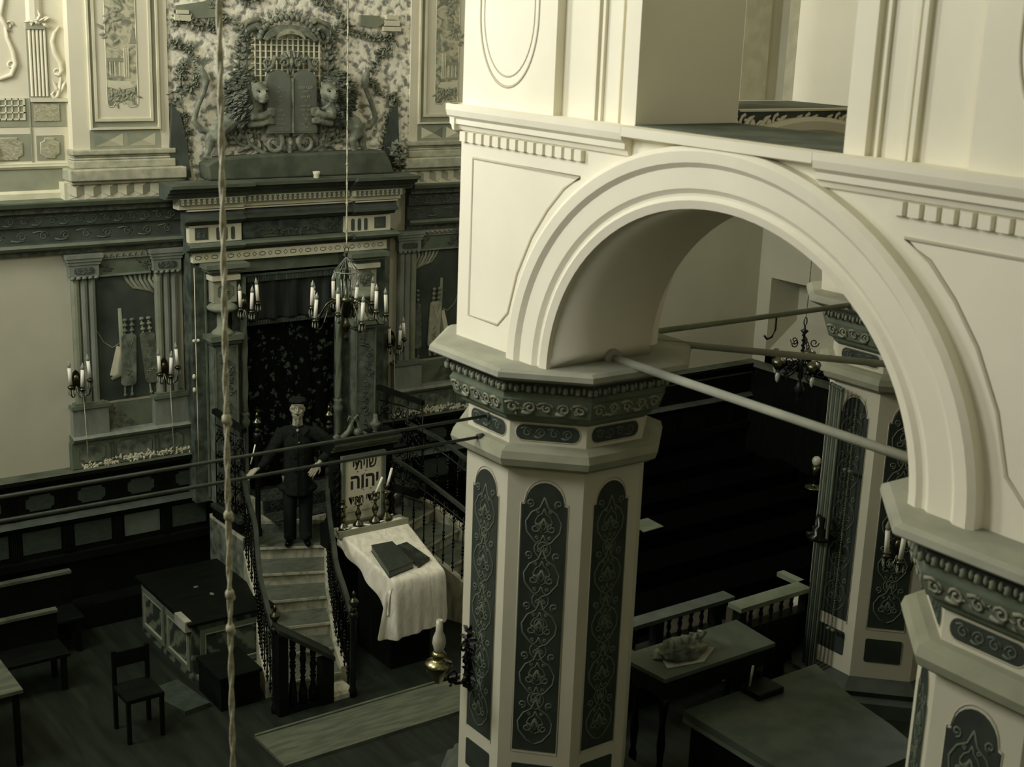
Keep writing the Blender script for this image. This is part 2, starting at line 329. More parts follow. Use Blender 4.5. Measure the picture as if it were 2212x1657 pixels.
# arcade
ZS, ZT = -2.03, -.55
x0, x1, y0, y1 = CX-HX-.49, CX+HX+.49, CY-HY-.49, CY+HY+.49
ar = thing('arcade', 'cream plastered arcade of round arches resting on the octagonal pillars', 'arcade', (CX, CY, ZS))
def archwall(a, b, half, c, rise):
    pts = [(a, ZT), (a, ZS), (c-half, ZS)]+[(c-half*cos(pi*i/40), ZS+rise*sin(pi*i/40)) for i in range(1, 40)]+[(c+half, ZS), (b, ZS), (b, ZT)]
    return pts
PN = lambda u, v, w=0: (x0-w, u, v); PS = lambda u, v, w=0: (x1+w, u, v); PE = lambda u, v, w=0: (u, y1+w, v); PW = lambda u, v, w=0: (u, y0-w, v)
PEi = lambda u, v, w=0: (u, y1-.78-w, v)
def splitwall(mb, P, a, b, half, c, rise, w0, w1):                    # arch wall as quads (clean soffit)
    N = 40; sp = [(c-half*cos(pi*i/N), ZS+rise*sin(pi*i/N)) for i in range(N+1)]
    for i in range(N):
        p, q = sp[i], sp[i+1]
        v = [P(p[0], p[1], w0), P(q[0], q[1], w0), P(q[0], ZT, w0), P(p[0], ZT, w0), P(p[0], p[1], w1), P(q[0], q[1], w1), P(q[0], ZT, w1), P(p[0], ZT, w1)]
        mb.add(v, [(0, 1, 2, 3), (4, 5, 6, 7), (2, 3, 7, 6)]); mb.add(v, [(0, 1, 5, 4)], 0, True)
    mb.pbox(P, a, c-half, ZS, ZT, w0, w1); mb.pbox(P, c+half, b, ZS, ZT, w0, w1)
hn = HY-.507; he = HX-.52
for P, a, b, half, c in ((PN, y0, y1, hn, CY), (PS, y0, y1, hn, CY), (PE, x0+.78, x1-.78, he, CX), (PW, x0+.78, x1-.78, he, CX)):
    m_ = MB(); splitwall(m_, P, a, b, half, c, 1.125, -.78, 0); m_.build('arch_wall', 'white', ar)
def archivolt(P, c, half, rise, name):
    m_ = MB(); N = 48; prof = [(0, .0), (0, .03), (.05, .045), (.075, .03), (.09, .03), (.12, .05), (.24, .05), (.27, .075), (.335, .08), (.365, .06), (.365, 0)]
    rs = []
    for i in range(N+1):
        t = pi*i/N; rs.append([P(c-(half+d)*cos(t), ZS+(rise+d*.86)*sin(t), w) for d, w in prof])
    m_.rings(rs, sm=False); return m_.build(name, 'white', ar)
archivolt(PN, CY, hn, 1.125, 'archivolt'); archivolt(PEi, CX, he, 1.125, 'archivolt')
# cornice with dentils, interrupted by the arch head
cor = MB(); a0, a1 = CY-.98, CY+1.05
prof = [(0, -.71), (.02, -.705), (.03, -.68), (.05, -.67), (.05, -.64), (.075, -.62), (.085, -.585), (.085, -.55), (0, -.55)]
for a, b in ((y0-.06, a0+.35), (a1-.35, y1+.06)): cor.mould(PN, a, b, prof)
cor.mould(PE, x0-.06, x1, prof); cor.build('cornice', 'white', ar)
cc = MB(); cc.mould(PN, a0+.352, a1-.352, [(0, -.62), (.085, -.6), (.085, -.55), (0, -.55)]); cc.build('cornice_over_arch', 'white', ar)
dn = MB()
for i in range(60):
    u = y1-.05-.088*i
    if u > a1+.0 or u < a0-.02:
        if u > y0: dn.pbox(PN, u-.03, u+.03, -.775, -.715, 0, .03)
dn.build('dentil_row', 'white', ar)
# spandrel panel lines
sl = MB()
def spand(s):
    pts = [(CY+s*2.18, -.87), (CY+s*2.18, -1.86), (CY+s*1.86, -1.86)]
    pts += [(CY+s*(hn+.47)*cos(t), ZS+(1.125+.47*.86)*sin(t)) for t in [radians(q) for q in (10, 20, 30, 38, 45)]]
    pts += [(CY+s*1.12, -.87)]
    return pts
for s in (1, -1): line(sl, PN, spand(s), .011, .0, n=5, closed=True, flat=.6)
sl.build('spandrel_frame', 'white2', ar)
# upper storey: corner piers, ledges
up = MB(); ZU = 4.2
for cx, sx in ((CX-HX, -1), (CX+HX, 1)):
    for cy, sy in ((CY-HY, -1), (CY+HY, 1)):
        xo, yo = cx+sx*.49, cy+sy*.49
        def bx(xa, xb, ya, yb): up.box(min(xa, xb), max(xa, xb), min(ya, yb), max(ya, yb), ZT, ZU)
        bx(xo, xo-sx*.78, cy+sy*.49, cy-sy*.43); bx(xo-sx*.78, cx-sx*.43, yo, yo-sy*.78)      # main faces
        bx(xo-sx*.06, xo-sx*.78, cy-sy*.43, cy-sy*1.11); bx(cx-sx*.43, cx-sx*1.11, yo-sy*.06, yo-sy*.779)
up.build('upper_pier', 'white', ar)
um = MB()
for s in (-1, 1):
    for a, b, w in ((.735, .76, .03), (.78, .80, .02), (.935, .95, .02), (.99, 1.11, .035)):
        q = CY+s*(HY-.0); um.pbox(PN, q-s*a, q-s*b, ZT, ZU, -.06, -.06+w)
um.build('jamb_moulding', 'white', ar)
ov = MB()
for s in (1, -1):
    c = CY+s*HY+s*.03
    line(ov, PN, arc(c, -.0, .29, .42, -pi, 0, 24)+[(c+.29, 3.0), (c-.29, 3.0)], .009, .0, n=5, closed=True, flat=.6)
    line(ov, PN, arc(c, -.0, .25, .36, -pi, 0, 24)+[(c+.25, 3.0), (c-.25, 3.0)], .006, .0, n=5, closed=True, flat=.6)
ov.build('oval_panel_outline', 'white2', ar)
lg = MB()
for b in ((x0+.02, x0+.76, CY-.71, CY+.71), (CX-.64, CX+.64, y1-.76, y1-.02)): lg.box(*b, ZT, ZT+.006)
lg.build('dusty_ledge', 'ledge', ar)
# scroll frieze on the inner face of the east side
fz = MB().pbox(PEi, x0+1.6, CX+.64, -.74, -.545, -.02, .02, 0).pbox(PEi, x0+1.6, CX+.64, -.553, -.54, -.02, .035, 1)
for i in range(9):
    u = 6.33+i*.15; s = 1 if i % 2 else -1
    line(fz, PEi, spiral((u, -.64+s*.015), .055, 1.1, pi/2*s, s, 10), .013, .028, 1)
    line(fz, PEi, [(u-.06, -.72), (u-.02, -.66), (u+.04, -.6), (u+.08, -.58)], [.006, .018, .018, .006], .028, 1)
    fz.ell(PEi(u+.075, -.645, .02), (.028, .012, .045), 8, 1)
fz.build('inner_scroll_frieze', ['dkgreen', 'white'], ar)
# iron tie rods
def rod(name, a, b, r, label, m_='railw'):
    mb = MB().tube([a, b], r, 10)
    d = (Vector(b)-Vector(a)).normalized()
    for p in (a, b): mb.lathe(p, [(r*2.2, -.02), (r*2.2, .02)], 10, ax=d)
    o = mb.build(name, m_, loc=a); tag(o, label, 'tie rod', 'iron tie rods'); return o
rod('tie_rod', (5.3, 6.16, -2.0), (5.3, 3.53, -2.0), .026, 'thick pale iron tie rod crossing the foot of the big front arch', 'slab')
rod('tie_rod', (5.84, 6.68, -2.03), (8.3, 6.68, -2.03), .02, 'iron tie rod rising right from the left pillar behind the arch, under the hook', 'mid')
rod('tie_rod', (5.7, 6.72, -2.03), (8.45, 3.3, -2.03), .022, 'diagonal iron tie rod running right from the left pillar inside the arch', 'slab')
rod('tie_rod', (-.6, 6.68, -2.425), (4.76, 6.68, -2.425), .010, 'thin upper tie rod stretched from the left pillar in front of the standing man', 'dkgreen')
rod('tie_rod', (-.6, 6.68, -2.55), (4.70, 6.68, -2.555), .010, 'thin lower tie rod stretched from the left pillar across the staircase', 'dkgreen')
hk = MB().tube([(7.28, 6.68, -2.04), (7.28, 6.68, -2.14), (7.25, 6.68, -2.19), (7.20, 6.68, -2.2), (7.17, 6.68, -2.17)], .008, 6)
tag(hk.build('hook', 'iron', loc=(7.28, 6.68, -2.04)), 'small iron hook hanging from the rising tie rod inside the arch', 'hook')
# ================================================================ EAST WALL: cornice, pilasters, painted niches, wainscot
def leaf(mb, P, u, v, a, L, Wd, w=0, t=.02, m=0):                    # one raised carved leaf
    c, s = cos(a), sin(a); q = lambda x, y, k: P(u+x*c-y*s, v+x*s+y*c, w+k)
    vs = [q(0, 0, 0), q(L*.35, Wd*.5, 0), q(L, 0, t*.3), q(L*.35, -Wd*.5, 0), q(L*.4, 0, t), q(L*.72, Wd*.3, t*.2), q(L*.72, -Wd*.3, t*.2)]
    return mb.add(vs, [(0, 1, 4), (1, 5, 4), (5, 2, 4), (2, 6, 4), (6, 3, 4), (3, 0, 4)], m)
def foliage(mb, P, path, wid, n, L, w=0, t=.03, m=0, seed=1):        # a band of leaves along a path
    rnd = random.Random(seed); pts = [Vector(p) for p in path]; seg = [(pts[i+1]-pts[i]).length for i in range(len(pts)-1)]; tot = sum(seg)
    for _ in range(n):
        d = rnd.random()*tot; i = 0
        while i < len(seg)-1 and d > seg[i]: d -= seg[i]; i += 1
        p = pts[i].lerp(pts[i+1], d/seg[i]); leaf(mb, P, p.x+rnd.gauss(0, wid*.4), p.y+rnd.gauss(0, wid*.4), rnd.random()*6.28, L*(.6+.8*rnd.random()), L*.5, w+rnd.random()*t, t, m)
def acanthus(mb, P, pts, L, w=0, t=.03, m=0, n=7, r=.012):            # stem with paired curling leaves
    line(mb, P, pts, [r*1.4-r*.9*i/(len(pts)-1) for i in range(len(pts))], w+.01, m, 6, .8)
    for i in range(n):
        f = (i+.5)/n*(len(pts)-1); k = min(int(f), len(pts)-2); a = Vector(pts[k]); b = Vector(pts[k+1]); p = a.lerp(b, f-k); d = math.atan2(b.y-a.y, b.x-a.x)
        for s in (-1, 1): leaf(mb, P, p.x, p.y, d+s*.85, L*(1-.35*i/n), L*.42, w+.01, t, m)
    leaf(mb, P, pts[-1][0], pts[-1][1], math.atan2(pts[-1][1]-pts[-2][1], pts[-1][0]-pts[-2][0]), L, L*.45, w+.01, t, m)
cprof = [(0, -2.66), (.04, -2.65), (.05, -2.60), (.11, -2.58), (.13, -2.55), (.11, -2.52), (.05, -2.51), (.05, -2.36), (.08, -2.34), (.08, -2.21), (.13, -2.19), (.13, -2.14), (.2, -2.12), (.22, -2.075), (.22, -2.06), (0, -2.05)]
cm = [1, 1, 2, 2, 2, 0, 0, 1, 0, 1, 1, 1, 2, 2, 2, 0]
for i, (a, b) in enumerate(((-.6, 6.0), (8.95, 15.33))):
    m_ = MB().mould(E, a, b, cprof, cm)
    for u0 in ((3.9,) if i == 0 else (9.0,)): scrollband(m_, E, u0, b-.05 if i == 0 else 10.2, -2.33, -2.22, .15, .007, .083, 3)
    if i == 0: scrollband(m_, E, 3.9, 5.95, -2.5, -2.38, .24, .006, .053, 2)
    else: scrollband(m_, E, 9.0, 10.2, -2.5, -2.38, .24, .006, .053, 2)
    st(m_.build('trim_%d' % (i+1), ['dkgreen', 'reliefdk', 'gmid', 'scroll']))
m_ = MB()
for a, b in ((-.6, 4.8), (9.98, 15.33)):
    m_.mould(E, a, b, [(0, -1.75), (.02, -1.74), (.035, -1.715), (.03, -1.70), (.03, -1.685), (0, -1.675)], 0); m_.pbox(E, a, b, -2.0, -1.75, 0, .008, 1); m_.mould(E, a, b, [(0, -2.06), (.05, -2.05), (.05, -1.99), (0, -1.96)], 0)
st(m_.build('trim_3', ['pale', 'shade']))
# painted landscape panels
def land(name, sky, ground, dark):
    m = mat(name, sky, ground, 'noise', 3.2, .8, lo=.42, hi=.58, stretch=(2.2, 1, 3), dist=1.2); return m
M['landlt'] = land('faded painted landscape', '#c4bf9f', '#7c7f69', '')
M['landdk'] = land('dim painted landscape', '#4b5648', '#2c362c', '')
M['mural'] = mat('dark painted interior', '#262d25', '#4b5446', 'noise', 1.8, .8, lo=.35, hi=.75)
M['rust'] = mat('painted rusticated stone', '#8d8c73', '#bdb998', 'noise', 14, .85, lo=.35, hi=.65, stretch=(1, 1, 2.2), dist=2)
def pilaster(uc, label):
    sgn = 1 if uc < 7 else -1
    P = lambda u, v, w=0: E(uc+u*sgn, v, w)
    t = thing('wall_pilaster', label, 'pilaster', E(uc, -1.54, 0), 0, 'painted pilasters on either side of the lion relief')
    MB().pbox(P, -.53, .53, -1.55, 4.4, 0, .12).build('pilaster_body', 'upper', t)
    f = MB(); frame(f, P, -.345, .42, -1.34, 3.6, .022, .12, .15, 0); f.pbox(P, -.323, .398, -1.318, 3.6, .12, .124, 1)
    frame(f, P, -.29, .345, -1.255, 3.6, .03, .12, .145, 0); f.pbox(P, -.26, .315, -1.225, 3.6, .124, .13, 2)
    f.build('panel_frame', ['pale', 'shade', 'upper'], t)
    pts = [(-.15, 3.5), (-.15, -1.07), (-.135, -1.10), (-.09, -1.105), (-.06, -1.06), (-.04, -1.075), (0, -1.03), (.03, -1.075), (.055, -1.055), (.09, -1.105), (.165, -1.10), (.185, -1.07), (.185, 3.5)]
    pn = MB().poly(P, pts, .13, .134, 0); line(pn, P, pts, .006, .134, 1, closed=True)
    # painted temple: steps, columns, ruin, pool
    for k in range(6): pn.pbox(P, -.14+k*.026, -.128+k*.026, -.78, -.64, .134, .137, 1 if k % 2 else 2)
    pn.pbox(P, -.14, .03, -.805, -.785, .134, .138, 2); pn.pbox(P, -.145, .09, -.64, -.60, .134, .138, 2)
    for k in range(3): pn.pbox(P, .04+k*.022, .052+k*.022, -.80, -.5, .134, .14, 1)
    pn.poly(P, [(-.14, -.83), (.1, -.84), (.15, -.9), (.0, -.93), (-.14, -.9)], .134, .137, 1)
    pn.poly(P, [(.11, -.45), (.15, -.25), (.18, -.45)], .134, .137, 2)
    foliage(pn, P, [(-.12, -1.0), (.16, -.98)], .07, 40, .06, .134, .006, 2, 3); foliage(pn, P, [(-.1, -.4), (-.02, .4)], .09, 50, .08, .134, .006, 2, 4)
    pn.build('landscape_panel', ['landlt', 'pale', 'shade'], t)
    d = MB().pbox(P, -.35, .42, -1.555, -1.345, .12, .126, 1)
    for a in (-.3, .06):
        b = a+.305; c = ((a+b)/2, -1.45, .15)
        for q, m in ((((a, -1.38), (b, -1.38)), 2), (((b, -1.38), (b, -1.515)), 0), (((b, -1.515), (a, -1.515)), 0), (((a, -1.515), (a, -1.38)), 2)):
            d.add([P(*q[0], .128), P(*q[1], .128), P(*c)], [(0, 1, 2)], m)
    d.build('diamond_blocks', ['pale', 'shade', 'mid'], t)
    b_ = MB()
    for a, b, w, v0, v1 in ((-.56, .58, .17, -1.60, -1.545), (-.53, .54, .14, -1.63, -1.60), (-.55, .56, .16, -1.655, -1.63), (-.56, .57, .18, -1.74, -1.655), (-.62, .66, .26, -1.86, -1.74), (-.60, .62, .22, -1.9, -1.86)):
        b_.pbox(P, a, b, v0, v1, 0, w)
    b_.build('base_moulding', 'mottlelt', t, bevel=.022)
    z = MB().pbox(P, -.66, .66, -2.06, -1.88, 0, .17, 0)
    for k in range(7):
        a = -.63+k*.18
        z.add([P(a, -1.89, .175), P(a+.09, -1.93, .19), P(a+.09, -2.03, .19), P(a, -1.99, .175)], [(0, 1, 2, 3)], 0)
        z.add([P(a+.18, -1.89, .175), P(a+.09, -1.93, .19), P(a+.09, -2.03, .19), P(a+.18, -1.99, .175)], [(0, 1, 2, 3)], 1)
        z.add([P(a, -1.89, .175), P(a+.18, -1.89, .175), P(a+.09, -1.93, .19)], [(0, 1, 2)], 2)
        z.add([P(a, -1.99, .175), P(a+.18, -1.99, .175), P(a+.09, -2.03, .19)], [(0, 1, 2)], 2); z.add([P(a, -1.99, .174), P(a+.09, -2.03, .174), P(a, -2.06, .174), P(a, -2.0, .174)], [(0, 1, 2, 3)], 2)
    z.build('cube_frieze', ['pale', 'shade', 'upper'], t)
pilaster(5.33, 'tall painted pilaster with a landscape panel, left of the lion relief')
pilaster(9.45, 'painted pilaster with a landscape panel, right of the lion relief, half hidden by the arcade')
# left field of the upper wall
t = thing('wall_ornament', 'painted fluted column and scrolls on the upper wall at the left edge', 'wall decoration', E(4.5, -1.66, 0))
fl = MB()
for k in range(5): fl.mouldv(E, -1.0, -.33, [(0, 4.425+k*.038), (.018, 4.44+k*.038), (.018, 4.452+k*.038), (0, 4.46+k*.038)], 0)
fl.pbox(E, 4.41, 4.62, -1.01, -.32, 0, .006, 1); fl.mouldv(E, -.27, 1.2, [(0, 4.42), (.03, 4.45), (.04, 4.5), (.03, 4.55), (0, 4.58)], 0); fl.pbox(E, 4.41, 4.6, -.33, -.28, 0, .03, 1)
foliage(fl, E, [(4.43, -.25), (4.58, -.25)], .03, 18, .07, .02, .02, 0, 2)
fl.build('fluted_column', ['upper', 'shade'], t)
sc = MB()
for pts, r in (([(4.75, -.3), (4.70, -.36), (4.67, -.45), (4.69, -.56), (4.745, -.66), (4.755, -.74), (4.72, -.79), (4.68, -.77)], .022), ([(4.74, -.80), (4.73, -.9), (4.70, -1.0), (4.66, -1.02), (4.64, -.98), (4.67, -.95)], .016),
               ([(4.24, .1), (4.2, -.05), (4.16, -.2), (4.21, -.3), (4.25, -.36)], .022), ([(4.2, -.27), (4.22, -.42), (4.27, -.55), (4.29, -.68), (4.24, -.79), (4.12, -.83), (4.0, -.8)], .022)):
    line(sc, E, pts, [r*(.5+.7*sin(pi*i/(len(pts)-1))) for i in range(len(pts))], .012, 0, 8, .8)
line(sc, E, spiral((4.245, -.3), .045, 1.1, 0, 1), .012, .012); line(sc, E, spiral((4.245, -.69), .045, 1.1, 0, 1), .012, .012); line(sc, E, spiral((4.70, -.755), .035, 1.1, 0, 1), .01, .012)
for a in (2.0, 1.5, 1.1): leaf(sc, E, 4.72, -.98, a, .16, .05, .01, .02)
sc.build('scroll_volutes', 'upper', t)
pl = MB().pbox(E, 3.6, 4.78, -1.31, -1.02, 0, .006, 1).pbox(E, 3.6, 4.40, -1.655, -1.38, 0, .006, 1).pbox(E, 4.46, 4.74, -1.655, -1.40, 0, .006, 1)
pl.pbox(E, 4.42, 4.80, -1.055, -1.02, 0, .03, 0).mouldv(E, -1.67, -1.02, [(0, 4.40), (.012, 4.405), (.012, 4.415), (0, 4.42)], 1)
frame(pl, E, 3.9, 4.36, -1.24, -1.02, .018, 0, .016, 0)
for k in range(6): pl.pbox(E, 3.97+k*.064, 3.98+k*.064, -1.24, -1.02, 0, .016, 0)
for k in range(2): pl.pbox(E, 3.9, 4.36, -1.17+k*.07, -1.158+k*.07, 0, .016, 0)
pl.poly(E, [(4.45, -1.25), (4.71, -1.25), (4.71, -1.08), (4.45, -1.08)], 0, .016, 2)
pl.poly(E, notch(4.50, 4.69, -1.63, -1.43, .045), 0, .016, 2); pl.poly(E, notch(4.0, 4.31, -1.64, -1.42, .05), 0, .016, 2)
line(pl, E, notch(4.50, 4.69, -1.63, -1.43, .045), .006, .012, 0, closed=True); line(pl, E, notch(4.0, 4.31, -1.64, -1.42, .05), .006, .012, 0, closed=True)
pl.lathe(E(4.0, -1.53, .02), [(.035, -.08), (.05, -.04), (.05, .03), (.03, .08)], 8, 3)
pl.build('painted_blocks', ['pale', 'shade', 'rust', 'dkgreen'], t)
# painted niches with columns and Torah scrolls
def niche(uc, sgn, label):
    P = lambda u, v, w=0: E(uc+u*sgn, v, w)
    t = thing('painted_niche', label, 'wall niche', E(uc, -5.02, 0), 0, 'painted niches flanking the ark')
    MB().pbox(P, -.42, .36, -4.68, -2.9, 0, .01).build('niche_painting', 'mural', t)
    for c, nm in ((-.48, 0), (.455, 1)):
        s_ = MB()
        for k in (-1, 0, 1): s_.mouldv(P, -4.34, -2.92, [(.03, c+k*.088-.044), (.062, c+k*.088-.028), (.07, c+k*.088), (.062, c+k*.088+.028), (.03, c+k*.088+.044)], 1 if k == -1 else 0)
        s_.pbox(P, c-.132, c+.132, -4.34, -2.92, 0, .03, 0); s_.build('column_shaft', ['colpaint', 'mid'], t)
        k_ = MB()
        for a, v0, v1, w in ((.205, -2.70, -2.655, .12), (.19, -2.735, -2.70, .11), (.175, -2.77, -2.735, .10), (.16, -2.90, -2.77, .09)): k_.pbox(P, c-a, c+a, v0, v1, 0, w, 0)
        k_.poly(P, rrect(c-.11, c+.11, -2.875, -2.80, .03), .09, .095, 1); scrollband(k_, P, c-.09, c+.09, -2.87, -2.805, .06, .004, .096, 2)
        for q in range(5): k_.ell(P(c-.13+q*.065, -2.915, .08), (.03, .02, .022), 6, 0)
        k_.build('column_capital', ['colpaint', 'dkgreen', 'scroll'], t)
        d_ = MB().pbox(P, c-.2, c+.2, -4.70, -4.36, 0, .10, 0).pbox(P, c-.215, c+.215, -4.37, -4.33, 0, .12, 1).pbox(P, c-.17, c+.17, -4.335, -4.31, 0, .10, 1)
        d_.build('column_pedestal', ['colpaint', 'gmid'], t)
    e_ = MB().pbox(P, -.30, .28, -2.915, -2.73, 0, .03, 0).pbox(P, -.30, .28, -2.925, -2.905, 0, .045, 1).pbox(P, -.30, .28, -2.735, -2.72, 0, .05, 1)
    for k in range(8):
        a = -.29+k*.07; e_.add([P(a, -2.68, .03), P(a+.035, -2.70, .06), P(a+.035, -2.72, .06), P(a, -2.70, .03)], [(0, 1, 2, 3)], 1); e_.add([P(a+.07, -2.68, .03), P(a+.035, -2.70, .06), P(a+.035, -2.72, .06), P(a+.07, -2.70, .03)], [(0, 1, 2, 3)], 0)
    foliage(e_, P, [(-.26, -2.82), (-.2, -2.83)], .03, 14, .06, .03, .006, 2, 5); foliage(e_, P, [(.2, -2.82), (.26, -2.83)], .03, 14, .06, .03, .006, 2, 6)
    e_.build('niche_lintel', ['gmid', 'colpaint', 'dkgreen'], t)
    cu = MB()
    for k in range(7):
        a = .02+k*.05; line(cu, P, [(a-.04+k*.01, -2.93), (a+.0, -3.0), (a+.06, -3.08-.008*k), (.36, -3.14-.016*k if k < 5 else -3.1)], [.012, .018, .018, .01], .012, 0 if k % 2 else 1, 6, .5)
    line(cu, P, [(-.4, -3.3), (-.36, -3.5), (-.28, -3.66), (-.18, -3.74), (-.1, -3.7)], .007, .012, 1); line(cu, P, [(-.08, -3.3), (-.06, -3.8), (-.1, -4.05), (-.2, -4.1)], [.02, .035, .05, .02], .012, 1, 6, .3)
    cu.poly(P, [(-.13, -3.72), (-.06, -3.75), (-.09, -4.08), (-.22, -4.05)], .01, .014, 2); cu.build('painted_curtain', ['shade', 'mid', 'pale'], t)
    for q, (c, tl, ma, mb_) in enumerate(((-.0, .03, 'mottle', 'scroll'), (.25, -.1, 'reliefdk', 'mid')) if sgn > 0 else ((.31, .03, 'reliefdk', 'scroll'), (.02, -.06, 'mottlelt', 'mid'))):
        def T(u, v, w=0, c=c, tl=tl): u2 = u*cos(tl)-(v+3.9)*sin(tl)*-1; return P(c+u2, v, w)
        s_ = MB().poly(T, rrect(-.085, .085, -4.19, -3.6, .04), .01, .03, 0)
        for x in (-.04, .04):
            s_.mouldv(T, -3.6, -3.42, [(.01, x-.012), (.03, x), (.01, x+.012)], 1); s_.mouldv(T, -4.3, -4.19, [(.01, x-.012), (.03, x), (.01, x+.012)], 1)
            for z in (-3.56, -3.5, -3.44): s_.ell(T(x, z, .02), (.03, .015, .02), 7, 1)
            s_.ell(T(x, -4.3, .02), (.022, .012, .022), 6, 1)
        if sgn > 0 and q == 1:                                       # six-pointed star on the mantle
            for r0 in (pi/2, -pi/2): line(s_, T, [(.045*cos(r0+2*pi*i/3), -3.87+.045*sin(r0+2*pi*i/3)) for i in range(3)], .004, .031, 1, closed=True)
            foliage(s_, T, [(-.05, -4.03), (.05, -4.03)], .02, 14, .03, .03, .004, 1, 8)
        else:
            line(s_, T, [(-.05, -3.65), (0, -3.82), (.05, -3.65)], .006, .031, 1); foliage(s_, T, [(0, -3.9), (0, -4.12)], .03, 24, .035, .03, .004, 1, 9)
        s_.build('painted_scroll_roll', [ma, mb_], t)
    fl_ = MB().pbox(P, -.28, .36, -4.37, -4.345, .01, .014, 0).pbox(P, -.38, .36, -4.68, -4.37, .01, .012, 1).poly(P, [(-.38, -4.68), (.1, -4.68), (-.2, -4.37), (-.38, -4.37)], .012, .015, 2); fl_.build('painted_floor_step', ['shade', 'gmid', 'reliefdk'], t)
    b_ = MB().mould(P, -.70, .73, [(0, -4.76), (.1, -4.76), (.14, -4.73), (.16, -4.70), (.1, -4.68), (0, -4.67)], 1).pbox(P, -.71, .74, -5.05, -4.76, 0, .1, 0)
    for a, b in ((-.62, -.34), (-.2, .2), (.31, .58)): b_.poly(P, notch(a, b, -4.99, -4.80, .045), .1, .104, 2); line(b_, P, notch(a-.01, b+.01, -5.0, -4.79, .045), .004, .1, 3, closed=True)
    for a in (-.28, .24, .66): frame(b_, P, a, a+.045, -5.0, -4.79, .008, .1, .108, 3)
    for _ in range(2): foliage(b_, P, [(-.6, -5.03), (.1, -5.0), (.7, -5.02)], .03, 80, .05, .1, .006, 4, 60+_)
    b_.build('niche_plinth', ['gmid', 'colpaint', 'mottle', 'dkgreen', 'pale'], t)
M['colpaint'] = mat('painted veined column grey', '#71786a', '#83887a', 'noise', 8, .7, stretch=(1, 1, .3))
niche(5.35, 1, 'painted niche with two Torah scrolls between columns, left of the ark')
niche(9.43, -1, 'painted niche with pale and dark Torah scrolls, right of the ark, partly behind the arcade')
# flat mottled strips between niche and ark
st(MB().pbox(E, 6.09, 6.25, -5.05, -2.66, 0, .03).pbox(E, 8.6, 8.72, -5.05, -2.66, 0, .03).build('trim_4', 'mottle'))
# wainscot
w_ = MB()
for a, b in ((-.6, 6.3), (8.55, 15.33)):
    w_.pbox(E, a, b, -6.887, -5.12, 0, .06, 0); w_.mould(E, a, b, [(.0, -5.20), (.1, -5.18), (.12, -5.12), (.17, -5.11), (.17, -5.065), (0, -5.05)], [0, 0, 0, 0, 1, 0])
    w_.mould(E, a, b, [(.06, -5.255), (.09, -5.25), (.09, -5.235), (.06, -5.23)], 2); w_.mould(E, a, b, [(.06, -5.66), (.12, -5.65), (.14, -5.61), (.10, -5.57), (.06, -5.56)], [2, 0, 2, 2, 0])
    w_.pbox(E, a, b, -6.12, -6.03, .06, .12, 0); w_.pbox(E, a, b, -6.887, -6.6, .06, .3, 0)
    k = 0; u = 4.27-.575*3
    while u < b:
        if a+.2 < u < b-.2:
            dk = 3 if u < 10.4 else 0  # panels behind the arch go black: the shade there is put into the colour
            w_.poly(E, notch(u-.155, u+.155, -5.46, -5.29, .04), .06, .075, dk); w_.pbox(E, u-.21, u+.21, -5.96, -5.70, .06, .07, 4 if (u < 10.4 and round((u-4.27)/.575) in (2, 99)) else dk)
            for q in range(5): w_.pbox(E, u+.24+q*.02, u+.252+q*.02, -5.54, -5.27, .06, .075, 0); w_.pbox(E, u+.24+q*.02, u+.252+q*.02, -6.0, -5.68, .06, .09, 0)
        u += .575
st(w_.build('trim_5', ['black', 'ledge', 'dkgreen', 'panel', 'shadepanel']))

st(MB().box(XS-.05, XS, 13.25, 13.8, -1.95, ZC).box(XS-.75, XS-.25, YE-.05, YE, -1.95, ZC).build('trim_7', 'pale'))
s_ = MB().box(XS-.06, XS, YW, 13.94, FL, -4.95).box(XS-.14, XS, YW, 13.94, -4.95, -4.88, 1)
st(s_.build('trim_6', ['black', 'ledge']))
# ================================================================ THE ARK
A = lambda u, v, w=0: (u, 13.75-w, v)
M['parochet'] = mat('dark leaf brocade', '#465141', '#050704', 'leaf', 11, .85, lo=.20, hi=.36, spec=.1)
M['velvet'] = mat('dark green velvet', '#0f150e', '#2a3328', 'noise', 2, .75, lo=.4, hi=.75, stretch=(7, 7, .4))
M['fringe'] = mat('dull fringe', '#2e382d', '#4d574a', 'noise', 20, .8, stretch=(6, 6, .3))
M['mottledk'] = mat('dark mottled ark paint', '#2c352b', '#586252', 'noise', 9, .8, lo=.35, hi=.7)
M['arkmarb'] = mat('ark pedestal marbling', '#4b5446', '#6f7766', 'noise', 5, .7, lo=.35, hi=.7, dist=2)
ark = thing('torah_ark', 'tall dark ark front with layered cornice, columns and leaf-patterned curtain behind the standing man', 'ark', (7.0, 13.75, -5.45))
b_ = MB().pbox(A, 5.80, 6.34, -5.45, -2.5, -.25, 0, 0).pbox(A, 7.60, 8.22, -5.45, -2.5, -.25, 0, 0).pbox(A, 6.34, 7.60, -2.86, -2.5, -.25, .0, 1).pbox(A, 5.78, 8.24, -2.5, -1.9, -.25, 0, 0)
b_.pbox(A, 5.95, 5.97, -5.4, -2.75, 0, .015, 1).pbox(A, 6.28, 6.31, -5.4, -2.75, 0, .02, 1); b_.pbox(A, 6.25, 6.36, -5.45, -2.86, .0, .04, 0)
b_.build('ark_body', ['mottledk', 'gmid'], ark)
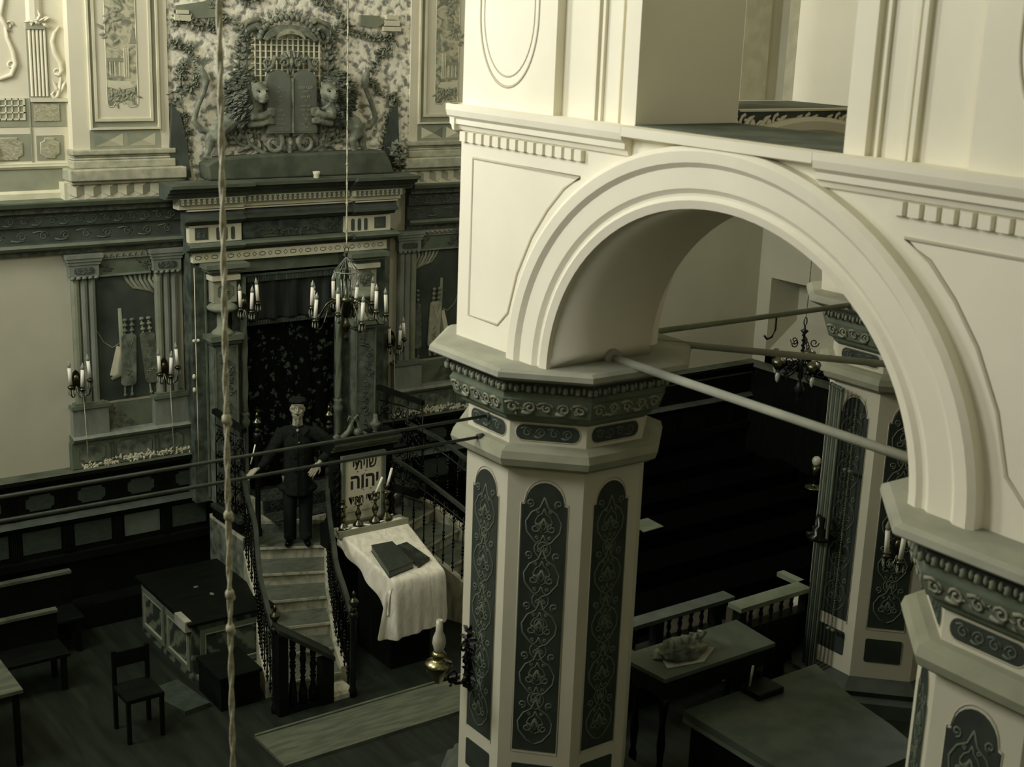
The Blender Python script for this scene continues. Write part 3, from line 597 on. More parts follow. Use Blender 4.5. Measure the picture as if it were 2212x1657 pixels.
# cornice with breaks over the columns
def layered(name, prof, u0, u1, brk, ex, mats, m, z=None):
    c_ = MB(); c_.mould(A, u0, u1, prof, m)
    for a, b in brk: c_.mould(A, a, b, [(w+ex if w > 0 else w, v+.0005) for w, v in prof], m)
    return c_.build(name, mats, ark)
BR = ((5.52, 6.42), (7.62, 8.42))
layered('top_cornice', [(0, -2.0), (.12, -2.0), (.13, -1.97), (.17, -1.965), (.18, -1.93), (.22, -1.92), (.24, -1.885), (.30, -1.87), (.31, -1.835), (0, -1.83)], 5.53, 8.42, ((5.47, 6.4), (7.65, 8.47)), .06, ['dkgreen', 'gmid', 'ledge'], [0, 1, 0, 0, 1, 0, 0, 1, 2, 0])
layered('dentil_course', [(0, -2.115), (.10, -2.115), (.105, -2.065), (.15, -2.06), (.15, -1.995), (0, -1.995)], 5.67, 8.27, ((5.62, 6.36), (7.68, 8.33)), .05, ['pale'], 0)
dn = MB()
for i in range(46):
    u = 5.60+i*.0605; w = .2 if (u < 6.36 or u > 7.68) else .15
    dn.pbox(A, u, u+.026, -2.055, -2.005, w-.005, w+.006, 0); dn.pbox(A, u-.004, u+.03, -2.012, -2.0, w, w+.01, 0); dn.lathe(A(u+.044, -2.035, w), [(.006, -.002), (.006, .005)], 6, 0, ax=(0, -1, 0))
dn.build('dentil_slots', 'gmid', ark)
layered('architrave_moulding', [(0, -2.30), (.05, -2.29), (.08, -2.255), (.14, -2.24), (.15, -2.215), (.10, -2.19), (.08, -2.14), (.12, -2.135), (.12, -2.12), (0, -2.11)], 5.74, 8.24, ((5.70, 6.36), (7.72, 8.28)), .05, ['dkgreen', 'gmid', 'pale'], [0, 0, 0, 1, 0, 0, 2, 2, 0, 0])
layered('shelf_moulding', [(0, -2.60), (.04, -2.59), (.05, -2.565), (.12, -2.55), (.14, -2.52), (.13, -2.50), (.04, -2.49), (0, -2.48)], 5.76, 8.26, ((5.72, 6.36), (7.72, 8.3)), .05, ['dkgreen', 'gmid'], [0, 0, 0, 1, 1, 1, 0, 0])
f_ = MB().pbox(A, 6.4, 7.70, -2.48, -2.30, 0, .03, 0); foliage(f_, A, [(6.6, -2.42), (7.6, -2.39)], .04, 70, .05, .03, .01, 1, 11); f_.build('painted_frieze', ['landdk', 'dkgreen'], ark)
k_ = MB()
for a, c, s in ((5.76, 5.90, 1), (8.24, 8.10, -1)):
    k_.pbox(A, min(a, a+s*.6), max(a, a+s*.6), -2.485, -2.30, 0, .08, 0); k_.pbox(A, c-.075, c+.075, -2.455, -2.325, .08, .085, 1)
    for q in range(4): line(k_, A, spiral((c+(-.03 if q % 2 else .03), -2.39+(.025 if q > 1 else -.025)), .025, 1, q, 1, 8), .005, .086, 2)
    for q in range(3): u = c+s*(.19+q*.085); k_.poly(A, rrect(u-.022, u+.022, -2.47, -2.33, .02), .08, .084, 1)
k_.build('frieze_corner_block', ['pale', 'dkgreen', 'scroll'], ark)
d_ = MB().pbox(A, 5.80, 8.2, -2.705, -2.60, 0, .07, 0)
for i in range(25):
    u = 5.86+i*.094
    if i % 2: line(d_, A, [(u-.022, -2.652), (u, -2.627), (u+.022, -2.652), (u, -2.677)], .004, .07, 1, closed=True)
    else: line(d_, A, arc(u, -2.652, .036, .02, 0, 2*pi, 12)[:-1], .004, .07, 1, closed=True)
d_.build('diamond_band', ['pale', 'dkgreen'], ark)
for a in (6.14, 7.90):                                               # columns: stepped capital, plaque, baluster, pedestal
    c_ = MB().pbox(A, a-.26, a+.24, -2.76, -2.71, 0, .24, 1).pbox(A, a-.22, a+.2, -2.80, -2.76, 0, .2, 1).pbox(A, a-.17, a+.16, -2.90, -2.845, 0, .17, 0).pbox(A, a-.15, a+.14, -2.845, -2.80, 0, .14, 1)
    c_.build('column_capital', ['pale', 'gmid'], ark)
    p_ = MB().pbox(A, a-.14, a+.13, -3.15, -2.90, 0, .13, 0); p_.poly(A, notch(a-.09, a+.09, -3.11, -2.94, .04), .13, .135, 1); line(p_, A, notch(a-.09, a+.09, -3.11, -2.94, .04), .006, .135, 2, closed=True)
    foliage(p_, A, [(a-.05, -3.03), (a+.05, -3.02)], .03, 20, .04, .135, .01, 2, 12); p_.build('column_plaque', ['shade', 'mottle', 'gmid'], ark)
    l_ = MB().lathe(A(a-.03, 0, .1), [(.09, -3.15), (.14, -3.17), (.17, -3.195), (.165, -3.22), (.11, -3.25), (.06, -3.27), (.06, -3.42), (.08, -3.45), (.11, -3.47), (.13, -3.50)], 16, 0)
    l_.build('column_baluster', 'mid', ark)
    q_ = MB().pbox(A, a-.22, a+.17, -3.56, -3.50, 0, .22, 1).pbox(A, a-.2, a+.15, -3.60, -3.56, 0, .2, 2).pbox(A, a-.16, a+.13, -5.45, -3.60, 0, .15, 0)
    foliage(q_, A, [(a-.02, -3.7), (a+.04, -4.1), (a-.03, -4.5), (a+.03, -4.9), (a, -5.3)], .05, 90, .06, .15, .012, 2, 13)
    frame(q_, A, a-.15, a+.12, -5.3, -3.63, .015, .15, .16, 1); q_.build('column_pedestal', ['arkmarb', 'gmid', 'dkgreen'], ark)
for a in (6.385, 7.575):                                             # slim twisted columns beside the curtain
    t_ = MB(); rs = []
    for i in range(41):
        z = -4.45+i*(1.2/40); rs.append([(a+(.035+.008*cos(3*(2*pi*j/12)-i*.45))*cos(2*pi*j/12), 13.70+(.035+.008*cos(3*(2*pi*j/12)-i*.45))*sin(2*pi*j/12), z) for j in range(12)])
    t_.rings(rs, sm=True); t_.lathe((a, 13.70, 0), [(.05, -3.25), (.06, -3.22), (.05, -3.18), (.03, -3.15), (.03, -2.9)], 10); t_.lathe((a, 13.70, 0), [(.05, -5.40), (.045, -5.3), (.035, -5.25), (.035, -4.62), (.05, -4.6), (.06, -4.55), (.035, -4.5), (.055, -4.47), (.03, -4.44)], 10)
    t_.build('twisted_column', 'gmid', ark)
t_ = MB().pbox(A, 6.36, 7.58, -5.45, -2.86, -.25, -.22, 0); t_.build('niche_back', 'black', ark)
def drape(name, u0, u1, v0, v1, amp, n, mt, w=0., parent=ark, per=7, seed=2):
    rnd = random.Random(seed); N, K = 70, 14; ph = [rnd.random()*6 for _ in range(4)]; v = []
    for j in range(K+1):
        for i in range(N+1):
            u = u0+(u1-u0)*i/N; f = j/K
            k = amp*(.35+.65*f)*(sin(i/N*2*pi*per+ph[0]+f*.8)+.4*sin(i/N*2*pi*per*1.7+ph[1]-f*1.4)); v.append(A(u, v1+(v0-v1)*f, w+k))
    d_ = MB(); d_.add(v, [(j*(N+1)+i, j*(N+1)+i+1, (j+1)*(N+1)+i+1, (j+1)*(N+1)+i) for j in range(K) for i in range(N)], 0, True)
    o = d_.build(name, mt, parent); sd = o.modifiers.new('thickness', 'SOLIDIFY'); sd.thickness = .006; return o
drape('curtain', 6.36, 7.60, -5.44, -2.95, .018, 60, 'parochet', -.10, per=6)
drape('valance', 6.40, 7.58, -3.43, -2.93, .03, 60, 'velvet', -.02, per=5, seed=5)
fg = MB()
for i in range(60):
    u = 6.40+i*.02; fg.pbox(A, u, u+.013, -3.47-.004*(i % 2), -3.425, -.03, -.0, 0); fg.pbox(A, u, u+.014, -2.975, -2.90, .012, .02, 0)
fg.pbox(A, 6.38, 7.6, -2.905, -2.885, .0, .03, 0); fg.build('fringe', 'fringe', ark)
# ================================================================ RELIEF ABOVE THE ARK
rel = thing('carved_relief', 'large carved relief with tablets of the law, two lions and a crown, over the ark', 'relief', Rl(7.17, -1.85, 0))
MB().pbox(Rl, 5.76, 8.84, -1.98, 4.0, -.1, 0).build('clouded_ground', 'cloud', rel)
dark = MB()
P = Rl
for i, (path, wd, n) in enumerate(([[(5.85, -.2), (6.1, -.22), (6.35, -.28)], .05, 90], [[(5.80, -.42), (6.05, -.5), (6.12, -.75), (6.0, -.92), (5.8, -.95)], .05, 110], [[(5.85, -1.0), (5.95, -1.25), (6.0, -1.6)], .05, 70],
    [[(8.05, -.28), (8.3, -.34), (8.55, -.3)], .04, 70], [[(8.6, -.35), (8.35, -.55), (8.25, -.8), (8.4, -.98), (8.6, -1.0)], .045, 110], [[(8.6, -1.0), (8.5, -1.3), (8.45, -1.6)], .05, 70],
    [[(6.4, .1), (6.3, .0), (6.45, -.2)], .07, 70], [[(7.5, .1), (7.75, .0), (7.9, -.15), (8.0, -.3)], .07, 80], [[(6.6, .05), (6.9, .05)], .05, 30])):
    foliage(dark, P, path, wd, n, .065, .0, .03, 0, 20+i)
foliage(dark, P, [(8.55, -1.55), (8.6, -1.8)], .06, 60, .08, .05, .08, 0, 40); foliage(dark, P, [(5.95, -.65), (5.9, -.8)], .08, 90, .05, .0, .03, 0, 41)
dark.build('leaf_garland', 'relief', rel)
wp = MB().poly(P, [(5.88, -.05), (6.3, .02), (6.35, -.15), (5.88, -.2)], .0, .03, 0)
for a, b, c, d in ((5.86, 6.04, -.20, -.14), (5.88, 6.02, -.13, -.09), (8.44, 8.6, -.12, -.07), (8.42, 8.62, -.19, -.13), (8.4, 8.64, -.25, -.20)): wp.pbox(P, a, b, c, d, 0, .05, 1)
wp.poly(P, [(8.1, -.08), (8.35, -.08), (8.42, -.16), (8.3, -.22), (8.1, -.2)], 0, .04, 0); wp.build('rock_and_books', ['mid', 'pale'], rel)
pm = MB()
for a, b in ((5.80, -1), (8.6, 1)): pm.poly(P, [(a, -1.05), (a-b*.1, -1.2), (a-b*.16, -1.5), (a-b*.2, -1.85), (a+b*.05, -1.85)], .0, .06)
pm.build('side_drapery', 'dkgreen', rel)
# lattice with crest
l_ = MB().pbox(P, 6.78, 7.58, -.92, -.36, .0, .02, 1)
for k in range(13): u = 6.76+k*.066; l_.pbox(P, u, u+.014, -.95+(.03 if k % 5 else 0), -.34, .05, .068, 0)
for k in range(9): v = -.90+k*.066; l_.pbox(P, 6.73, 7.59, v, v+.012, .045, .06, 0)
l_.build('lattice', ['pale', 'shade'], rel)
cr = MB()
for s in (-1, 1):
    q = lambda u, v, w=0, s=s: P(7.17+s*u, v, w)
    acanthus(cr, q, [(.52, -.85), (.5, -.7), (.5, -.5), (.46, -.38)], .13, .03, .05, 0, 5, .02); acanthus(cr, q, [(.62, -.84), (.58, -.6), (.56, -.42)], .14, .02, .05, 0, 5, .02)
    line(cr, q, [(.55, -.40), (.5, -.28), (.38, -.22), (.28, -.26), (.2, -.36)], [.03, .05, .05, .035, .01], .05, 0, 8, .8); line(cr, q, [(.6, -.36), (.5, -.2), (.36, -.16), (.26, -.2)], [.015, .03, .03, .01], .07, 0, 8, .8)
    acanthus(cr, q, [(.48, -.36), (.58, -.28), (.62, -.2)], .1, .05, .05, 0, 3, .02)
cr.build('acanthus_frame', 'relief', rel)
cw = MB()
cw.poly(P, arc(7.17, -.42, .34, .21, .25, pi-.25, 16)+arc(7.17, -.42, .30, .12, pi-.3, .3, 16), .05, .13, 0)
for i in range(16): a = .2+i*(pi-.4)/15; cw.ell(P(7.17+.36*cos(a), -.40+.27*sin(a), .09), (.035, .03, .04), 7, 0)
for i in range(10): a = .4+i*(pi-.8)/9; leaf(cw, P, 7.17+.34*cos(a), -.38+.28*sin(a), a, .1, .06, .08, .05)
cw.poly(P, arc(7.17, -.42, .2, .165, .5, pi-.5, 10)+arc(7.17, -.42, .19, .115, pi-.5, .5, 10), .13, .14, 1); cw.poly(P, [(7.14, -.285), (7.17, -.268), (7.2, -.285), (7.17, -.302)], .14, .145, 0)
cw.build('crown', ['relief', 'mottlelt'], rel)
cs = MB()
for s in (-1, 1):
    q = lambda u, v, w=0, s=s: P(7.17+s*u, v, w)
    line(cs, q, spiral((.2, -1.5), .12, 1.4, pi/2, 1, 20, .2), [.035-.0012*i for i in range(21)], .1, 0, 8, .9); line(cs, q, [(.02, -1.4), (.08, -1.39), (.17, -1.38)], .035, .1, 0, 8, .9)
    acanthus(cs, q, [(.06, -1.63), (.3, -1.62), (.48, -1.5), (.52, -1.35)], .17, .03, .05, 0, 6, .03); acanthus(cs, q, [(.35, -1.58), (.6, -1.5), (.72, -1.35)], .15, .02, .04, 0, 5, .02); acanthus(cs, q, [(.4, -1.45), (.42, -1.3), (.46, -1.2)], .13, .04, .05, 0, 4, .02)
leaf(cs, P, 7.17, -1.38, -pi/2, .28, .12, .08, .05); cs.ell(P(7.17, -1.5, .12), (.03, .03, .03)); cs.build('scroll_base', 'relief', rel)
ct = MB()
leaf(ct, P, 7.17, -.72, pi/2, .26, .13, .12, .05)
for s in (-1, 1):
    q = lambda u, v, w=0, s=s: P(7.17+s*u, v, w)
    line(ct, q, spiral((.08, -.62), .055, 1.2, 0, 1, 14), .018, .14, 0, 7, .9); line(ct, q, [(.12, -.6), (.2, -.56), (.24, -.66), (.3, -.7), (.33, -.62)], [.02, .03, .03, .025, .012], .13, 0, 8, .9); line(ct, q, spiral((.29, -.62), .045, 1.1, 0, 1, 12), .014, .14, 0, 7, .9)
    for a in (.6, 1.1, 1.7): leaf(ct, q, .04, -.6, a, .13, .06, .13, .04)
ct.build('tablet_crest', 'relief', rel)
tb = MB()
for c in (7.015, 7.335): tb.poly(P, [(c-.148, -1.385), (c+.148, -1.385), (c+.148, -.82)]+arc(c, -.82, .148, .12, 0, pi, 14)+[(c-.148, -.82)], .08, .15, 0); tb.poly(P, [(c-.135, -1.365), (c+.135, -1.365), (c+.135, -.82)]+arc(c, -.82, .135, .105, 0, pi, 14)+[(c-.135, -.82)], .15, .155, 0)
tb.build('tablet', 'tabletstone', rel); MB().pbox(P, 7.165, 7.185, -1.385, -.78, .08, .17, 0).build('tablet_divider', 'relief', rel)
def text(name, s, size, P, u, v, w, mt, parent, bold=.0, th=.002, width=None, align='CENTER'):     # Hebrew, drawn right to left
    c = bpy.data.curves.new(name, 'FONT'); c.body = s; c.size = 1; c.align_x = align; c.offset = bold; c.extrude = .0; c.resolution_u = 3
    o = bpy.data.objects.new(name, c); C.objects.link(o); bpy.context.view_layer.update()
    me = bpy.data.meshes.new_from_object(o.evaluated_get(bpy.context.evaluated_depsgraph_get())); bpy.data.objects.remove(o); bpy.data.curves.remove(c)
    if not len(me.vertices): return None
    xs = [q.co.x for q in me.vertices]; ys = [q.co.y for q in me.vertices]; k = size/max(1e-6, max(ys)-min(ys)); kx = (width/(max(xs)-min(xs))) if width else k
    cx_ = (max(xs)+min(xs))/2; cy_ = (max(ys)+min(ys))/2
    mb = MB(); n = len(me.vertices)
    mb.add([P(u+(q.co.x-cx_)*kx, v+(q.co.y-cy_)*k, w+th) for q in me.vertices], [list(p.vertices) for p in me.polygons], 0)
    from collections import Counter
    ec = Counter(); 
    for p in me.polygons:
        for e in p.edge_keys: ec[e] += 1
    mb.add([P(u+(q.co.x-cx_)*kx, v+(q.co.y-cy_)*k, w+th) for q in me.vertices]+[P(u+(q.co.x-cx_)*kx, v+(q.co.y-cy_)*k, w) for q in me.vertices], [(a, b, b+n, a+n) for (a, b), c_ in ec.items() if c_ == 1], 0)
    bpy.data.meshes.remove(me)
    return mb
TL = [['אנכי יהוה', 'אלהיך'], ['לא יהיה', 'לך'], ['לא תשא', 'את שם'], ['זכור את', 'יום'], ['כבד את', 'אביך']]
TR = [['לא', 'תרצח'], ['לא', 'תנאף'], ['לא', 'תגנב'], ['לא תענה', 'ברעך'], ['לא תחמד', 'בית']]
tm = MB()
for c, rows in ((7.335, TL), (7.015, TR)):
    for i, pr_ in enumerate(rows):
        for j, s in enumerate(pr_):
            k = text('letters', s[::-1], .028, P, c, -.885-i*.1-j*.045, .155, None, None, .01, .004)
            if k: o_ = len(tm.v); tm.v += k.v; tm.f += [[a+o_ for a in f] for f in k.f]; tm.m += k.m; tm.sm += k.sm
if tm.v: tm.build('inscription_line', 'shade', rel)
def blob(o, vox, it=4, fac=.5):                                       # fuse overlapping shapes into one smooth skin
    r = o.modifiers.new('fuse', 'REMESH'); r.mode = 'VOXEL'; r.voxel_size = vox; r.use_smooth_shade = True
    s = o.modifiers.new('smooth', 'SMOOTH'); s.iterations = it; s.factor = fac; return o
def lion(s):
    q = lambda u, v, w=0: P(7.17+s*u, v, w); b = MB(); N = (0, 1, 0)
    T = lambda pts, r, fl=.8: b.tube([q(*p) for p in pts], r, 10, 0, False, fl, N)
    T([(.45, -1.02, .12), (.58, -1.12, .1), (.72, -1.24, .09), (.84, -1.32, .09), (.9, -1.38, .08)], [.13, .13, .095, .10, .08])          # trunk
    T([(.84, -1.32, .1), (.86, -1.42, .1), (.80, -1.50, .1), (.84, -1.6, .09), (.79, -1.635, .1)], [.10, .075, .045, .035, .03])             # near hind leg
    T([(.88, -1.34, .05), (.95, -1.45, .06), (.96, -1.55, .06), (1.0, -1.63, .06), (.94, -1.65, .08)], [.09, .065, .042, .038, .03])
    T([(.93, -1.35, .06), (1.05, -1.34, .06), (1.13, -1.24, .06), (1.08, -1.08, .06), (1.0, -.92, .06), (.98, -.82, .06), (1.01, -.74, .06), (1.03, -.66, .06)], [.04, .04, .036, .032, .03, .045, .04, .015])  # tail
    T([(.5, -1.08, .16), (.48, -1.2, .18), (.38, -1.19, .19), (.29, -1.15, .19)], [.075, .06, .045, .035]); T([(.55, -1.2, .08), (.5, -1.28, .12), (.38, -1.27, .17), (.3, -1.245, .18)], [.06, .05, .04, .035])
    for j, (u, v) in enumerate(((.27, -1.11), (.265, -1.135), (.265, -1.16), (.27, -1.185), (.28, -1.225), (.275, -1.25), (.28, -1.27))): T([(.32, v, .19), (u-.02, v-.003, .185), (u-.05, v-.005, .17)], [.018, .015, .01], 1)
    hx, hv, hw = .43, -.93, .20                                       # head turned half towards the hall
    b.ell(q(hx, hv, hw), (.095, .10, .105), 16); b.ell(q(hx, hv-.035, hw+.10), (.06, .06, .055), 12); b.ell(q(hx-.01, hv-.055, hw+.14), (.042, .03, .032), 10); b.ell(q(hx, hv-.095, hw+.10), (.045, .05, .022), 10)
    b.ell(q(hx, hv+.0, hw+.13), (.018, .05, .045), 8); b.ell(q(hx-.045, hv+.035, hw+.095), (.035, .025, .014), 8); b.ell(q(hx+.045, hv+.035, hw+.095), (.035, .025, .014), 8)
    b.ell(q(hx-.075, hv+.085, hw), (.028, .02, .032), 8); b.ell(q(hx+.075, hv+.085, hw), (.028, .02, .032), 8)
    o = blob(b.build('lion', 'relief', rel), .011, 2)
    m_ = MB(); rnd = random.Random(5)
    m_.ell(q(.56, -.99, .12), (.19, .10, .24), 16)
    for i in range(330):
        a = rnd.random()*2*pi; r = sqrt(rnd.random()); u = .565+.215*r*cos(a); v = -.985+.29*r*sin(a)
        if (u-.43)**2+(v+.95)**2 < .0115: continue
        leaf(m_, q, u, v, rnd.uniform(-.6, .6)-.35, .10, .045, .21-.12*r*r+rnd.random()*.03, .04, 0)
    o2 = m_.build('mane', 'reliefdk', rel)
    [MB().ell(q(.43+d_, -.918, .305), (.014, .01, .010), 8).build('eye', 'black', rel) for d_ in (-.042, .042)]; MB().ell(q(.43, -.965, .372), (.02, .012, .012), 8).build('nose', 'reliefdk', rel)
lion(-1); lion(1)
pl_ = MB().poly(lambda u, v, w: A(u, v, w), [(6.0, -1.83), (5.98, -1.66), (6.1, -1.60), (6.8, -1.575), (7.4, -1.575), (7.9, -1.57), (8.15, -1.57), (8.22, -1.68), (8.28, -1.83)], -.2, .10); pl_.build('relief_plinth', 'ledge', rel, bevel=.02)
g_ = MB().lathe((7.21, 13.55, -1.835), [(.028, 0), (.032, .01), (.03, .03), (.036, .045), (.042, .075), (.036, .075), (.028, .02), (.0, .018)], 14)
tag(g_.build('glass_cup', 'pale', loc=(7.21, 13.55, -1.835)), 'small pale cup standing on top of the ark cornice below the tablets', 'cup')
# ================================================================ LANDING AND THE TWO CURVED STAIRS
M['ironb'] = mat('polished dark iron', '#12160f', rough=.25, metal=.6)
M['tread'] = mat('worn veined marble tread', '#4c5447', '#6d7463', 'noise', 4, .5, lo=.3, hi=.7, stretch=(1, 2.5, 1), dist=2)
M['floorlt'] = mat('worn plank', '#4a5040', '#5f6450', 'noise', 3, .7, stretch=(1, 6, 1))
M['desktop'] = mat('worn green desk top', '#3d483c', '#4b5547', 'noise', 5, .6)
M['bundle'] = mat('crumpled grey cloth', '#3f473b', '#767a68', 'noise', 9, .9, lo=.4, hi=.65)
M['carpet'] = mat('leaf patterned stair carpet', '#0e130d', '#3d483a', 'noise', 16, .9, lo=.45, hi=.58, dist=2.5)
SL = [(6.30, 13.27), (6.05, 12.95), (5.93, 12.58), (5.83, 12.20), (5.70, 11.88), (5.58, 11.57), (5.50, 11.27), (5.44, 11.0)]
SR = [(6.99, 12.90), (6.80, 12.60), (6.63, 12.28), (6.49, 11.98), (6.37, 11.68), (6.27, 11.42), (6.21, 11.15), (6.15, 10.9)]
MC = 7.25
mir = lambda p: (2*MC-p[0], p[1])
ZL = -5.6
def hprism(mb, pts, z0, z1, m=0): return mb.poly(lambda u, v, w: (u, v, w), pts, z0, z1, m)
ld = thing('ark_landing', 'marble landing before the ark with a patterned carpet on it', 'landing', (7.1, 13.3, FL))
outline = [(5.95, 13.74), (5.95, 12.86), (6.05, 12.95), (6.30, 13.27), (6.99, 12.90), (6.86, 12.45), (7.64, 12.45), (7.51, 12.90), (8.20, 13.27), (8.30, 12.95), (8.3, 13.74)]
hprism(MB(), outline, FL, ZL-.04).build('landing_body', 'mottle', ld)
hprism(MB(), outline, ZL-.04, ZL).build('landing_slab', 'marble', ld)
MB().box(6.40, 7.62, 13.42, 13.74, ZL, -5.45).build('ark_step', 'marble', ld)
c_ = MB().box(6.45, 7.5, 13.40, 13.74, -5.45, -5.435).box(6.45, 7.5, 13.385, 13.41, ZL, -5.44).box(6.45, 7.5, 13.1, 13.39, ZL, ZL+.015)
for i in range(40): leaf(c_, lambda u, v, w: (u, v, -5.435+w), 6.5+random.random()*.95, 13.44+random.random()*.26, random.random()*6, .09, .04, 0, .004, 1)
c_.build('carpet', ['carpet', 'panel'], ld)
for side in (0, 1):
    g = mir if side else (lambda p: p)
    t = thing('curved_staircase', ('marble stairs curving down from the ark, the man stands on their second step', 'marble stairs behind the lectern, curving down right from the ark landing')[side], 'stairs', (*g((6.0, 11.5)), FL), 0, 'twin marble staircases of the ark')
    for k in range(1, 8):
        z = ZL-.15*k; a, b, c, d = SL[k], SR[k], SR[k-1], SL[k-1]
        if k == 7: break
        hprism(MB(), [g(a), g(b), g(c), g(d)], FL, z-.03).build('riser', 'marble', t)
        n = Vector((-(b[1]-a[1]), b[0]-a[0])).normalized()*-.025
        if n.y > 0: n = -n
        hprism(MB(), [g((a[0]+n.x, a[1]+n.y)), g((b[0]+n.x, b[1]+n.y)), g(c), g(d)], z-.03, z).build('tread', 'tread', t)
        MB().obox(((g(a)[0]+g(b)[0])/2+n.x*(-1 if side else 1)*1.0, (a[1]+b[1])/2+n.y, z-.014), (g(b)[0]-g(a)[0], b[1]-a[1]), (Vector(b)-Vector(a)).length, .02, .026).build('nosing', 'marble', t)
    for S, nm in ((SL, -1), (SR, 1)):                                   # low curbs carrying the railings
        cb = MB(); rs = []
        for k in range(0, 7):
            x, y = g(S[k]); z = ZL-.15*k; s = nm*(-1 if side else 1); rs.append([(x, y, FL), (x+s*.07, y, FL), (x+s*.07, y, z+.04), (x, y, z+.04)])
        cb.rings(rs); cb.build('curb', 'marble', t)

def rail(mb, pts, w, h, m=0):
    rs = []; n = len(pts)
    for i, p in enumerate(pts):
        a = Vector(pts[max(i-1, 0)]); b = Vector(pts[min(i+1, n-1)]); d = (b-a); q = Vector((-d.y, d.x, 0)).normalized()*w/2; p = Vector(p)
        rs.append([tuple(p-q), tuple(p-q*.8+Vector((0, 0, h))), tuple(p+q*.8+Vector((0, 0, h))), tuple(p+q)])
    return mb.rings(rs, m)
def smooth_path(pts, n=4):
    o = []; P = [Vector(p) for p in pts]
    for i in range(len(P)-1):
        p0, p1, p2, p3 = P[max(i-1, 0)], P[i], P[i+1], P[min(i+2, len(P)-1)]
        for j in range(n):
            t = j/n; o.append(tuple(.5*((2*p1)+(-p0+p2)*t+(2*p0-5*p1+4*p2-p3)*t*t+(-p0+3*p1-3*p2+p3)*t**3)))
    return o+[tuple(P[-1])]
FIN = [(.028, 0), (.03, .03), (.018, .045), (.018, .06), (.036, .075), (.05, .105), (.046, .12), (.02, .145), (.012, .165), (.02, .185), (.016, .2), (.004, .225)]
def newel(t, x, y, z0, z1, r=.03):
    m_ = MB().lathe((x, y, z0), [(r*1.5, 0), (r*1.5, .06), (r, .1), (r, z1-z0-.08), (r*1.4, z1-z0-.05), (r*1.3, z1-z0)], 10); m_.build('newel_post', 'iron', t)
    MB().lathe((x, y, z1), FIN, 12).build('newel_finial', 'brassdk', t)
BAL = MB().tube([(0, 0, 0), (0, 0, .74)], .007, 6)
for z in (.05, .10, .30, .34, .38, .60, .64): BAL.ell((0, 0, z), (.017, .017, .02), 8)
for s in (-1, 1): BAL.tube([(s*.008, 0, .70), (s*.05, 0, .67), (s*.055, 0, .62), (s*.03, 0, .60), (s*.018, 0, .63)], .005, 5)
_bal = BAL.build('baluster', 'ironb', local=True); balmesh = _bal.data; bpy.data.objects.remove(_bal)
def stair_railing(S, off, label, k0=0, newel_top=None, loww=True):
    base = (S[3][0], S[3][1], ZL-.45); t = thing('stair_railing', label, 'railing', base, 0, 'curved iron stair railings')
    P = [(x+off, y, ZL-.15*k+.86) for k, (x, y) in enumerate(S)][k0:]; top = smooth_path(P, 5)
    rail(MB(), top, .055, .035).build('handrail', 'railw', t)
    MB().tube([(p[0], p[1], p[2]-.13) for p in top], .01, 6).build('lower_bar', 'ironb', t)
    sc = MB()
    for i in range(2, len(top)-1, 2):
        p = top[i]; sc.tube([(p[0]+.0, p[1]+.045*cos(a), p[2]-.065+.05*sin(a)) for a in [2*pi*j/10 for j in range(10)]], .005, 5, 0, True)
    sc.build('ring_band', 'ironb', t)
    for i in range(1, len(top)-1, 2):
        p = top[i]; o = bpy.data.objects.new('baluster', balmesh); C.objects.link(o); o.parent = t; o.location = (p[0]-base[0], p[1]-base[1], p[2]-.82-base[2]); o.rotation_euler.z = math.atan2(top[i+1][1]-p[1], top[i+1][0]-p[0])
    x, y, z = top[-1]; newel(t, x, y-.03, FL, z+.05)
    return t
stair_railing(SL, -.05, 'long curved handrail left of the man, sweeping down behind the marbled chest', 1)
stair_railing(SR, .04, 'curved handrail with bright edge between the marble steps and the clothed lectern', 1)
stair_railing([mir(p) for p in SR], -.04, 'sloping handrail just right of the Hebrew board', 0)
stair_railing([mir(p) for p in SL], .05, 'outer sloping handrail of the right stairs, running behind the pillar', 0)
def landing_railing(a, b, zt, label, nw):
    t = thing('landing_railing', label, 'railing', (*a, -5.25), 0, 'scrolled iron railings of the landing')
    L = (Vector(b)-Vector(a)).length; d = (Vector(b)-Vector(a)).normalized()
    P = lambda u, v, w=0: (a[0]+d.x*u-d.y*w, a[1]+d.y*u+d.x*w, v)
    rail(MB(), [P(-.02, zt+.05), P(L, zt)], .07, .05).build('handrail', 'black', t)
    MB().pbox(P, 0, L, -5.56, -5.45, -.06, .06).build('base_beam', 'black', t); MB().pbox(P, 0, L, -5.45, -5.41, -.08, .08).build('base_cap', 'railw', t)
    g = MB(); n = max(2, round(L/.24)); w_ = L/n
    for i in range(n):
        for s in (-1, 1):
            c = (i+.5)*w_
            for v0 in (-4.6, -4.85, -5.1, -5.3):
                line(g, P, spiral((c+s*w_*.22, v0), .055, 1.3, (pi/2 if s > 0 else pi/2), s, 12), .008, 0, 0, 5, 1)
                line(g, P, [(c+s*w_*.45, v0-.1), (c+s*w_*.3, v0-.06), (c, v0-.01), (c-s*w_*.1, v0+.07)], .008, 0, 0, 5, 1)
            leaf(g, P, c, -5.38, pi/2+s*.4, .2, .06, 0, .015); leaf(g, P, c, -4.98, pi/2+s*.5, .2, .06, 0, .015)
    for v in (-4.5, -5.405): g.tube([P(0, v), P(L, v)], .008, 5)
    for i in range(n+1): g.tube([P(i*w_, -5.42), P(i*w_, zt)], .008, 5)
    g.build('scroll_panel', 'ironb', t)
    newel(t, nw[0], nw[1], ZL, -4.42); return t
landing_railing((5.97, 13.57), (6.0, 12.9), -4.42, 'dense scrolled iron railing left of the man, under the left ark column', (6.13, 12.86))
